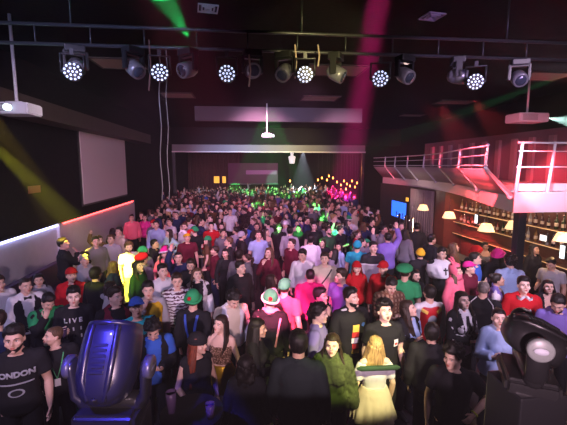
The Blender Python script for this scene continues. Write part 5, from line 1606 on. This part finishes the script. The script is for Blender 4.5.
# cups held in the hand stay things of their own
def hero(short): return next(e for e in HE if e['short'] == short)
tag(glass(hero('the pale blue jacket woman'), 'orange'), 'plastic cup of orange drink held by the woman in pale blue jacket', 'cup', 'plastic cups')
tag(glass(hero('the small-lettered shirt man'), 'clear'), 'clear plastic cup held by the man in small-lettered black shirt', 'cup', 'plastic cups')
tag(glass(hero('the blue T-shirt man by the cap'), 'clear'), 'clear plastic cup held by the man in blue near the bar', 'cup', 'plastic cups')

# ---- bar staff
q = ptz(485, 241, 1.57)
b, H = person(q.x, q.y, -15, 1.57, 'f', 'hip', 10, 0, SK[2], [(W_, HB)], [('tank', GRY)], ('trousers', BLK))
tag(b, 'dark-haired barmaid in dark tank top behind the bar, in front of the bottles', 'person', 'bar staff')
q = ptz(553, 257, 1.66)
b, H = person(q.x, q.y, -60, 1.66, 'm', 'talk', -10, 15, SK[2], [(Q_, HB)], [('tshirt', LGR)], ('trousers', BLK))
tag(b, 'man in grey T-shirt leaning by the bar at the right edge', 'person', 'bar staff')

# ---- the far crowd nobody could count: one object
def far_crowd():
    protos = []
    tmpc = []
    rr = random.Random(8)
    for sx, ps in (('m', 'stand'), ('f', 'stand'), ('m', 'wave'), ('f', 'dance')):
        me, H = body_mesh(sx, ps, 0, 0)
        bm = bmesh.new(); lay = None
        col = []
        def take(mesh, mtx, tagc):
            t = bpy.data.objects.new('t', mesh); COL.objects.link(t)
            d = t.modifiers.new('d', 'DECIMATE'); d.ratio = min(1, 420 / max(1, len(mesh.polygons)))
            dg = bpy.context.evaluated_depsgraph_get(); ev = t.evaluated_get(dg).data
            vs = [mtx @ v.co for v in ev.vertices]; fs = [tuple(p.vertices) for p in ev.polygons]
            bpy.data.objects.remove(t)
            return vs, fs, tagc
        I = Matrix.Identity(4)
        protos.append([take(me, I, 0), take(garment('jacket', sx, ps), I, 1), take(garment('trousers', sx, 'stand'), I, 2), take(hair_mesh('short' if sx == 'm' else 'long'), H, 3)])
    Vx, Fx, Cx = [], [], []
    y = YFILL
    row = 0
    while y < 31.5:
        x = -4.5 + (row % 2) * .3
        while x < 6.4 + (y - 16) * .06:
            X, Y = x + rr.uniform(-.12, .12), y + rr.uniform(-.12, .12)
            if not clashes(X, Y, .56, HE) and not clashes(X, Y, .56, FILL):
                a = rr.uniform(-50, 50) if rr.random() < .6 else rr.uniform(120, 240)
                s = rr.uniform(.9, 1.05)
                T = Matrix.Translation((X, Y, 0)) @ Matrix.Rotation(R(a), 4, 'Z') @ Matrix.Diagonal((s, s, s, 1))
                cols = [rr.choice(SK[:4]), rr.choice(PALC), BLK, rr.choice([HB, HD, HL])]
                for vs, fs, tc in rr.choice(protos):
                    o = len(Vx)
                    Vx += [T @ v for v in vs]; Fx += [tuple(i + o for i in f) for f in fs]; Cx += [cols[tc]] * len(vs)
            x += .68
        y += .72; row += 1
    me = bpy.data.meshes.new('crowd'); me.from_pydata([tuple(v) for v in Vx], [], Fx)
    at = me.attributes.new('tint', 'FLOAT_COLOR', 'POINT')
    at.data.foreach_set('color', [c for col in Cx for c in (*col, 1)])
    m, nt, bs = principled('crowd_cloth'); n = nt.nodes.new('ShaderNodeAttribute'); n.attribute_name = 'tint'; nt.links.new(n.outputs['Color'], bs.inputs['Base Color']); bs.inputs['Roughness'].default_value = .8
    me.materials.append(m); me.shade_smooth()
    o = add('crowd', me); tag(o, 'far end of the packed crowd under the long beam', 'crowd', kind='stuff')
    return o
far_crowd()
# ------------------------------------------------------------------ the two big fixtures at the stage edge
M['fixture_shell'] = mat('fixture_shell', (.012, .012, .022), .34, coat=.3)
M['cap_dark'] = mat('cap_dark', (.05, .05, .06), .35)
M['fixture_black'] = mat('fixture_black', (.012, .012, .013), .3, coat=.4)
def big_mover(name, label, loc, rz, tilt, shell):
    t = thing('moving_head_light', label, 'stage light', loc, rz, 'large moving head lights on the stage edge')
    bm = bmesh.new(); box(bm, (-.19, -.15, 0), (.19, .15, .1)); bmesh.ops.bevel(bm, geom=bm.edges, offset=.025, segments=3, affect='EDGES'); add('base', to_mesh(bm, 'base', [M['fixture_black']], False), t)
    bm = bmesh.new()
    for s in (-1, 1):
        tube(bm, [(s * .15, 0, .1), (s * .215, 0, .16), (s * .225, 0, .34)], [.055, .06, .062], 16, flat=(V((1, 0, 0)), .5))
    tube(bm, [(-.16, 0, .115), (.16, 0, .115)], [.06, .06], 14)
    yk = add('yoke', to_mesh(bm, 'yoke', [M['fixture_black']]), t)
    for s in (-1, 1):
        bm = bmesh.new(); rings = [(V((s * a, 0, .34)), V((0, r, 0)), V((0, 0, r))) for a, r in ((.225, .07), (.262, .07), (.27, .06), (.272, .01))]; loft(bm, rings, 28); cp = add('joint_cap', to_mesh(bm, 'cap', [M['cap_grey'] if shell == 'fixture_black' else M['cap_dark']]), yk)
        bm = bmesh.new(); rings = [(V((s * a, 0, .34)), V((0, r, 0)), V((0, 0, r * .55))) for a, r in ((.272, .038), (.276, .036))]; loft(bm, rings, 24); add('oval_emblem', to_mesh(bm, 'emblem', [M['ink_grey'] if shell == 'fixture_black' else M['cap_dark']]), cp)
    # head: a big rounded shell pointing along its own -Y
    bm = bmesh.new()
    prof = [(-.24, .125), (-.235, .148), (-.16, .16), (-.04, .165), (.08, .16), (.17, .135), (.22, .09), (.24, .03)]
    rings = [(V((0, a, 0)), V((r * 1.05, 0, 0)), V((0, 0, r))) for a, r in prof]
    loft(bm, rings, 36, power=2.5)
    hd = add('head', to_mesh(bm, 'head', [M[shell]]), t, loc=(0, 0, .36), rot=(tilt, 0, 0))
    if shell == 'fixture_black': hd.scale = (.88, .68, .68); hd.location.z = .31
    bm = bmesh.new()
    for s in (-1, 1):   # raised ridges along the shell
        tube(bm, [(s * .075, -.2, .15), (s * .08, -.05, .16), (s * .075, .1, .15), (s * .05, .2, .1)], [.016, .02, .02, .012], 8)
    tube(bm, [(-.12, -.22, .1), (-.07, -.225, .145), (0, -.225, .155), (.07, -.225, .145), (.12, -.22, .1)], [.014] * 5, 8)
    add('ridge', to_mesh(bm, 'ridge', [M[shell]]), hd)
    bm = bmesh.new()
    for k in range(6): box(bm, (-.04, -.1 + k * .03, .163), (.04, -.085 + k * .03, .169))
    add('vent_grille', to_mesh(bm, 'grille', [M['fixture_black']], False), hd)
    bm = bmesh.new(); ball(bm, (.0, .2, .115), (.014, .01, .02)); add('latch', to_mesh(bm, 'latch', [M['ink_black']]), hd)
    bm = bmesh.new(); loft(bm, [(V((0, a, 0)), V((r, 0, 0)), V((0, 0, r))) for a, r in ((-.238, .12), (-.25, .1), (-.256, .03))], 28); add('lens', to_mesh(bm, 'lens', [M['glass_lens']]), hd)
    return t
t = thing('booth_desk', 'unseen black booth desk added on the stage to shade the front row', 'desk', (.3, .9, .98))  # out of view; edge height set to shade the lower front row
add('front_panel', mbox('front', (-3.4, .5, 0), (2.6, .56, .98), M['black_plastic']), t)
add('desk_top', mbox('top', (-3.45, -.1, .98), (2.65, .6, 1.03), M['black_plastic'], .01), t)
for s in (-3.4, 2.55): add('side_panel', mbox('side', (s, -.05, 0), (s + .05, .5, .98), M['black_plastic']), t)
struct('trim_13', mbox('stage', (XL, YF, 0), (5.2, 1.6, .98), M['black_plastic']), 'black stage platform in front of the dance floor')
def plinth(x, y, z, w, d, lab):
    t = thing('plinth', lab, 'plinth', (x, y, 0), 0, 'plinths')
    add('case', mbox('case', (-w / 2, -d / 2, 0), (w / 2, d / 2, z), M['black_plastic'], .012), t)
    return t
a = pt(113, 417, 2.45)
plinth(a.x, a.y, a.z, .42, .36, 'black flight case under the blue lit stage light')
big_mover('l', 'large stage light lit deep blue, at the bottom left in front of the crowd', a, R(174), R(-58), 'fixture_shell').scale = (1.08, 1.08, 1.08)
c_ = pt(541, 351, 1.85)
b_ = V((c_.x + .26 * math.cos(R(62)), c_.y + .26 * math.sin(R(62)), c_.z - .34))
plinth(b_.x, b_.y, b_.z, .32, .32, 'black flight case under the stage light at the right edge')
big_mover('r', 'large black stage light with round pale joint cap, cut by the right edge', b_, R(62), R(22), 'fixture_black')
# cups on a little table at the front edge
tb = pt(192, 412, 2.95)
t = thing('bar_table', 'small dark high table at the front edge carrying two cups', 'table', (tb.x, tb.y, 0))
bm = bmesh.new(); lathe(bm, [(tb.z - .03, .26), (tb.z, .26)], 32, 0, 'z'); add('table_top', to_mesh(bm, 'top', [M['black_plastic']], False), t)
bm = bmesh.new(); lathe(bm, [(0, .2), (.02, .19), (.03, .03), (tb.z - .03, .03)], 20, 0, 'z'); add('pedestal', to_mesh(bm, 'ped', [M['dark_metal']]), t)
o = make_cup('purple'); o.location = (tb.x - .17, tb.y + .02, tb.z); o.scale = (1.1, 1.1, 1.5); tag(o, 'tall purple tinted cup on the small front table', 'cup', 'plastic cups')
o = make_cup('pink'); o.location = (tb.x + .16, tb.y - .08, tb.z); tag(o, 'pink cup on the small front table', 'cup', 'plastic cups')

# ------------------------------------------------------------------ light
def spot(name, loc, target, col, energy, angle, blend=.3, size=.05):
    l = bpy.data.lights.new(name, 'SPOT'); l.energy = energy; l.color = col; l.spot_size = R(angle); l.spot_blend = blend; l.shadow_soft_size = size
    o = bpy.data.objects.new(name, l); COL.objects.link(o); o.location = loc
    o.rotation_euler = (V(target) - V(loc)).to_track_quat('-Z', 'Y').to_euler()
    return o
def point(name, loc, col, energy, size=.05):
    l = bpy.data.lights.new(name, 'POINT'); l.energy = energy; l.color = col; l.shadow_soft_size = size
    o = bpy.data.objects.new(name, l); COL.objects.link(o); o.location = loc
    return o
def area(name, loc, target, col, energy, size, spread=180):
    l = bpy.data.lights.new(name, 'AREA'); l.energy = energy; l.color = col; l.size = size; l.spread = R(spread)
    o = bpy.data.objects.new(name, l); COL.objects.link(o); o.location = loc
    o.rotation_euler = (V(target) - V(loc)).to_track_quat('-Z', 'Y').to_euler()
    return o
# unseen floods added behind the camera to light the faces; washes overhead
for tx, ty, tz, e_ in ((-4.2, 12, 1.9, 1000), (1.3, 14, 1.9, 1200), (6.2, 12, 1.9, 1000)):
    spot('front_flood', (.3, -1.2, 3.1), (tx, ty, tz), (1, .64, .80), e_ * 1.15, 46, 1.0, .06)
spot('stage_wash_left', (-2.6, .8, 5.2), (-2.6, 8, 1.4), (.72, .56, 1), 600, 76, .6, .4)
spot('stage_wash_right', (3.8, .8, 5.2), (4.0, 8, 1.4), (.92, .66, .98), 900, 76, .6, .4)
spot('truss_wash', (-1.6, 5.8, 4.75), (-1.6, 13, 1.2), (1, .38, .80), 480, 86, .6, .2)
spot('truss_wash', (1.0, 5.8, 4.75), (1.2, 14, 1.2), (1, .36, .74), 560, 86, .6, .2)
spot('truss_wash', (3.6, 5.8, 4.75), (3.6, 13, 1.2), (.7, .34, 1), 480, 86, .6, .2)
spot('mid_wash', (.6, 14, 5.2), (.8, 23, 1.5), (1, .36, .58), 800, 96, .6, .2)
spot('mid_wash_right', (4.2, 14, 5.2), (4.2, 23, 1.5), (.9, .36, .55), 300, 96, .6, .2)
# coloured accents on the crowd
def accent(px, py, z, col, energy, angle, src=(0, 6.3, 4.5)):
    t = ptz(px, py, z); return spot('accent_spot', src, t, col, energy, angle, .3, .04)
accent(372, 350, 1.35, (1, .88, .42), 2600, 14, (2.0, .4, 5.2))
accent(334, 352, 1.4, (.85, 1, .2), 900, 11, (2.0, .4, 5.2))
accent(303, 352, 1.4, (.55, .8, .2), 420, 9, (2.0, .4, 5.2))
accent(274, 298, 1.6, (1, .14, .28), 17000, 9, (-.6, .4, 5.2))
accent(306, 290, 1.5, (1, .05, .42), 4000, 10, (-.6, .4, 5.2))
accent(262, 345, 1.25, (1, .8, .3), 900, 7, (-.6, .4, 5.2))
accent(114, 268, 1.6, (.85, .95, .05), 2400, 9, (-3.4, .8, 4.9))
accent(132, 250, 1.6, (.85, .95, .05), 1900, 9, (-3.4, .8, 4.9))
accent(164, 256, 1.65, (1, .1, .3), 1500, 4, (-.9, 5.8, 4.7))
for px, py, e_ in ((250, 192, 26000), (258, 203, 16000), (267, 214, 12000), (276, 226, 8000), (297, 227, 9000), (313, 205, 16000), (322, 215, 12000), (332, 226, 9000), (300, 193, 24000), (272, 191, 26000), (236, 189, 26000), (342, 233, 7000), (318, 236, 7000), (285, 195, 20000)):
    accent(px, py, 1.65, (.02, 1, .12), e_ * 2.0, 3.0, (.4, 6.3, 4.5))
accent(446, 262, 1.6, (.95, .72, .95), 1500, 15, (3.2, .8, 5.2))  # unseen spot added to lift the white collar and pink onesie
accent(505, 285, 1.5, (.85, .68, 1), 700, 16, (4.2, .8, 5.2))
# beams in the haze
p0 = V((ptz(386, -40, 5.8).x, ptz(386, -40, 5.8).y, 5.8)); spot('magenta_beam', p0, pt(342, 200, 30), (1, .02, .28), 300000, 6, .15, .16)
spot('green_beam', pt(190, 40, TY), pt(118, -80, 6.4), (.02, 1, .22), 18000, 26, .4, .02)
spot('yellow_beam', pt(-40, 112, 5.4), pt(118, 266, 8.6), (.9, .85, .04), 42000, 11, .4, .02)
spot('yellow_beam', pt(-60, 40, 5.4), pt(70, 235, 9.2), (.8, .55, .04), 30000, 10, .4, .02)
spot('green_beam_right', pt(600, 62, 7), pt(360, 152, 17), (.1, .9, .3), 34000, 5, .3, .02)
spot('projector_beam', PLl, PLl + V((-2, -.3, -.25)), (.55, 1, .85), 16000, 40, .3, .02)
spot('projector_beam', PRl, PRl + V((2, -.5, -.35)), (.6, 1, .9), 60000, 34, .3, .02)
spot('far_white_beam', pt(303, 150, 28.5), pt(303, 192, 28.2), (.75, .82, 1), 22000, 46, .5, .05)
# balcony reds
for px, py, tx, ty, e_, an in ((440, 102, 490, 190, 5500, 24), (470, 100, 545, 172, 5500, 24), (440, 102, 455, 172, 2600, 16), (420, 102, 480, 150, 2000, 20)):
    spot('balcony_red', pt(px, py, 6.0), pt(tx, ty, 8.4), (1, .06, .08), e_, an, .3, .05)
spot('balcony_red_low', (3.9, 1.1, 2.9), pt(486, 182, 8.0), (1, .04, .06), 9000, 13, .8, .05)
spot('balcony_red_low', (3.9, 1.1, 2.9), pt(545, 180, 7.2), (1, .08, .13), 1600, 12, .8, .05)
spot('balcony_red_low', (3.9, 1.1, 2.9), pt(490, 152, 9.2), (1, .04, .05), 6500, 7, .03, .01)
spot('balcony_red_low', (3.9, 1.1, 2.9), pt(460, 179, 9.6), (1, .04, .06), 7000, 8, .7, .05)
spot('projector_red', (4.9, 6.9, 3.4), PR.location, (1, .12, .18), 260, 20, .5, .05)  # unseen red spot added to tint the projector and its pole
spot('balcony_pale', pt(520, 98, 5.8), pt(540, 200, 7.0), (.9, .6, .9), 700, 30, .5, .1)
spot('wall_wash', (-2.2, 5.3, 5.0), (-5, 13, 3.2), (.95, .75, .8), 520, 60, .7, .2)  # unseen wash added to brighten the projection screen
# blue on the fixture, lamps, strips
spot('blue_spot', (a.x - .5, .9, 4.2), (a.x + .02, a.y, a.z + .3), (.06, .05, 1), 1100, 18, .5, .05)
for c in LAMPS: point('lamp_glow', (c.x, c.y, c.z - .03), (1, .62, .3), 12, .04)
for y_ in (7.8, 9.6, 11.4): point('bar_glow', (6.9, y_, 2.45), (1, .55, .36), 14, .1)
point('door_glow', (6.3, 14.5, 2.4), (1, .7, .6), 14, .1)
point('amber_glow', (6.6, 29.4, 3.2), (1, .4, .1), 160, .3)
point('far_glow', (2.5, 29.0, 3.8), (1, .6, .7), 80, .3)
spot('beam_blue', (-.9, 21.0, 5.2), (-.9, 24, 4.45), (.45, .6, 1), 420, 90, .7, .1)
spot('beam_white', (1.4, 21.0, 5.2), (1.4, 24, 4.45), (.9, .95, .9), 420, 90, .7, .1)
spot('beam_yellow', (3.4, 21.0, 5.2), (3.4, 24, 4.45), (1, .9, .3), 420, 90, .7, .1)
spot('bulkhead_blue', (1.0, 13.0, 5.0), (1.2, 15.8, 5.6), (.5, .62, 1), 90, 80, .7, .1)
spot('truss_blue', (-2.6, 3.0, 4.7), (-2.0, 5.3, 5.1), (.35, .5, 1), 150, 70, .6, .1)
spot('truss_yellow', (1.1, 3.2, 4.7), (1.1, 5.3, 5.1), (1, .85, .35), 260, 40, .6, .1)
spot('truss_violet', (3.2, 3.2, 4.7), (3.4, 5.3, 5.1), (.45, .25, 1), 70, 60, .6, .1)
# thin haze through the whole room
w = bpy.data.worlds.new('haze'); SC.world = w; w.use_nodes = True
nt = w.node_tree
nt.nodes['Background'].inputs['Color'].default_value = (0, 0, 0, 1)
vs = nt.nodes.new('ShaderNodeVolumeScatter'); vs.inputs['Density'].default_value = .0014; vs.inputs['Anisotropy'].default_value = .0
vs.inputs['Color'].default_value = (1, 1, 1, 1)
nt.links.new(vs.outputs['Volume'], nt.nodes['World Output'].inputs['Volume'])
SC.view_settings.view_transform = 'Standard'; SC.view_settings.look = 'None'; SC.view_settings.gamma = 1; SC.view_settings.use_curve_mapping = False
SC.view_settings.exposure = 0.0
SC.cycles.max_bounces = 5; SC.cycles.diffuse_bounces = 3; SC.cycles.volume_bounces = 0
SC.cycles.use_denoising = True
SC.cycles.sample_clamp_indirect = 4
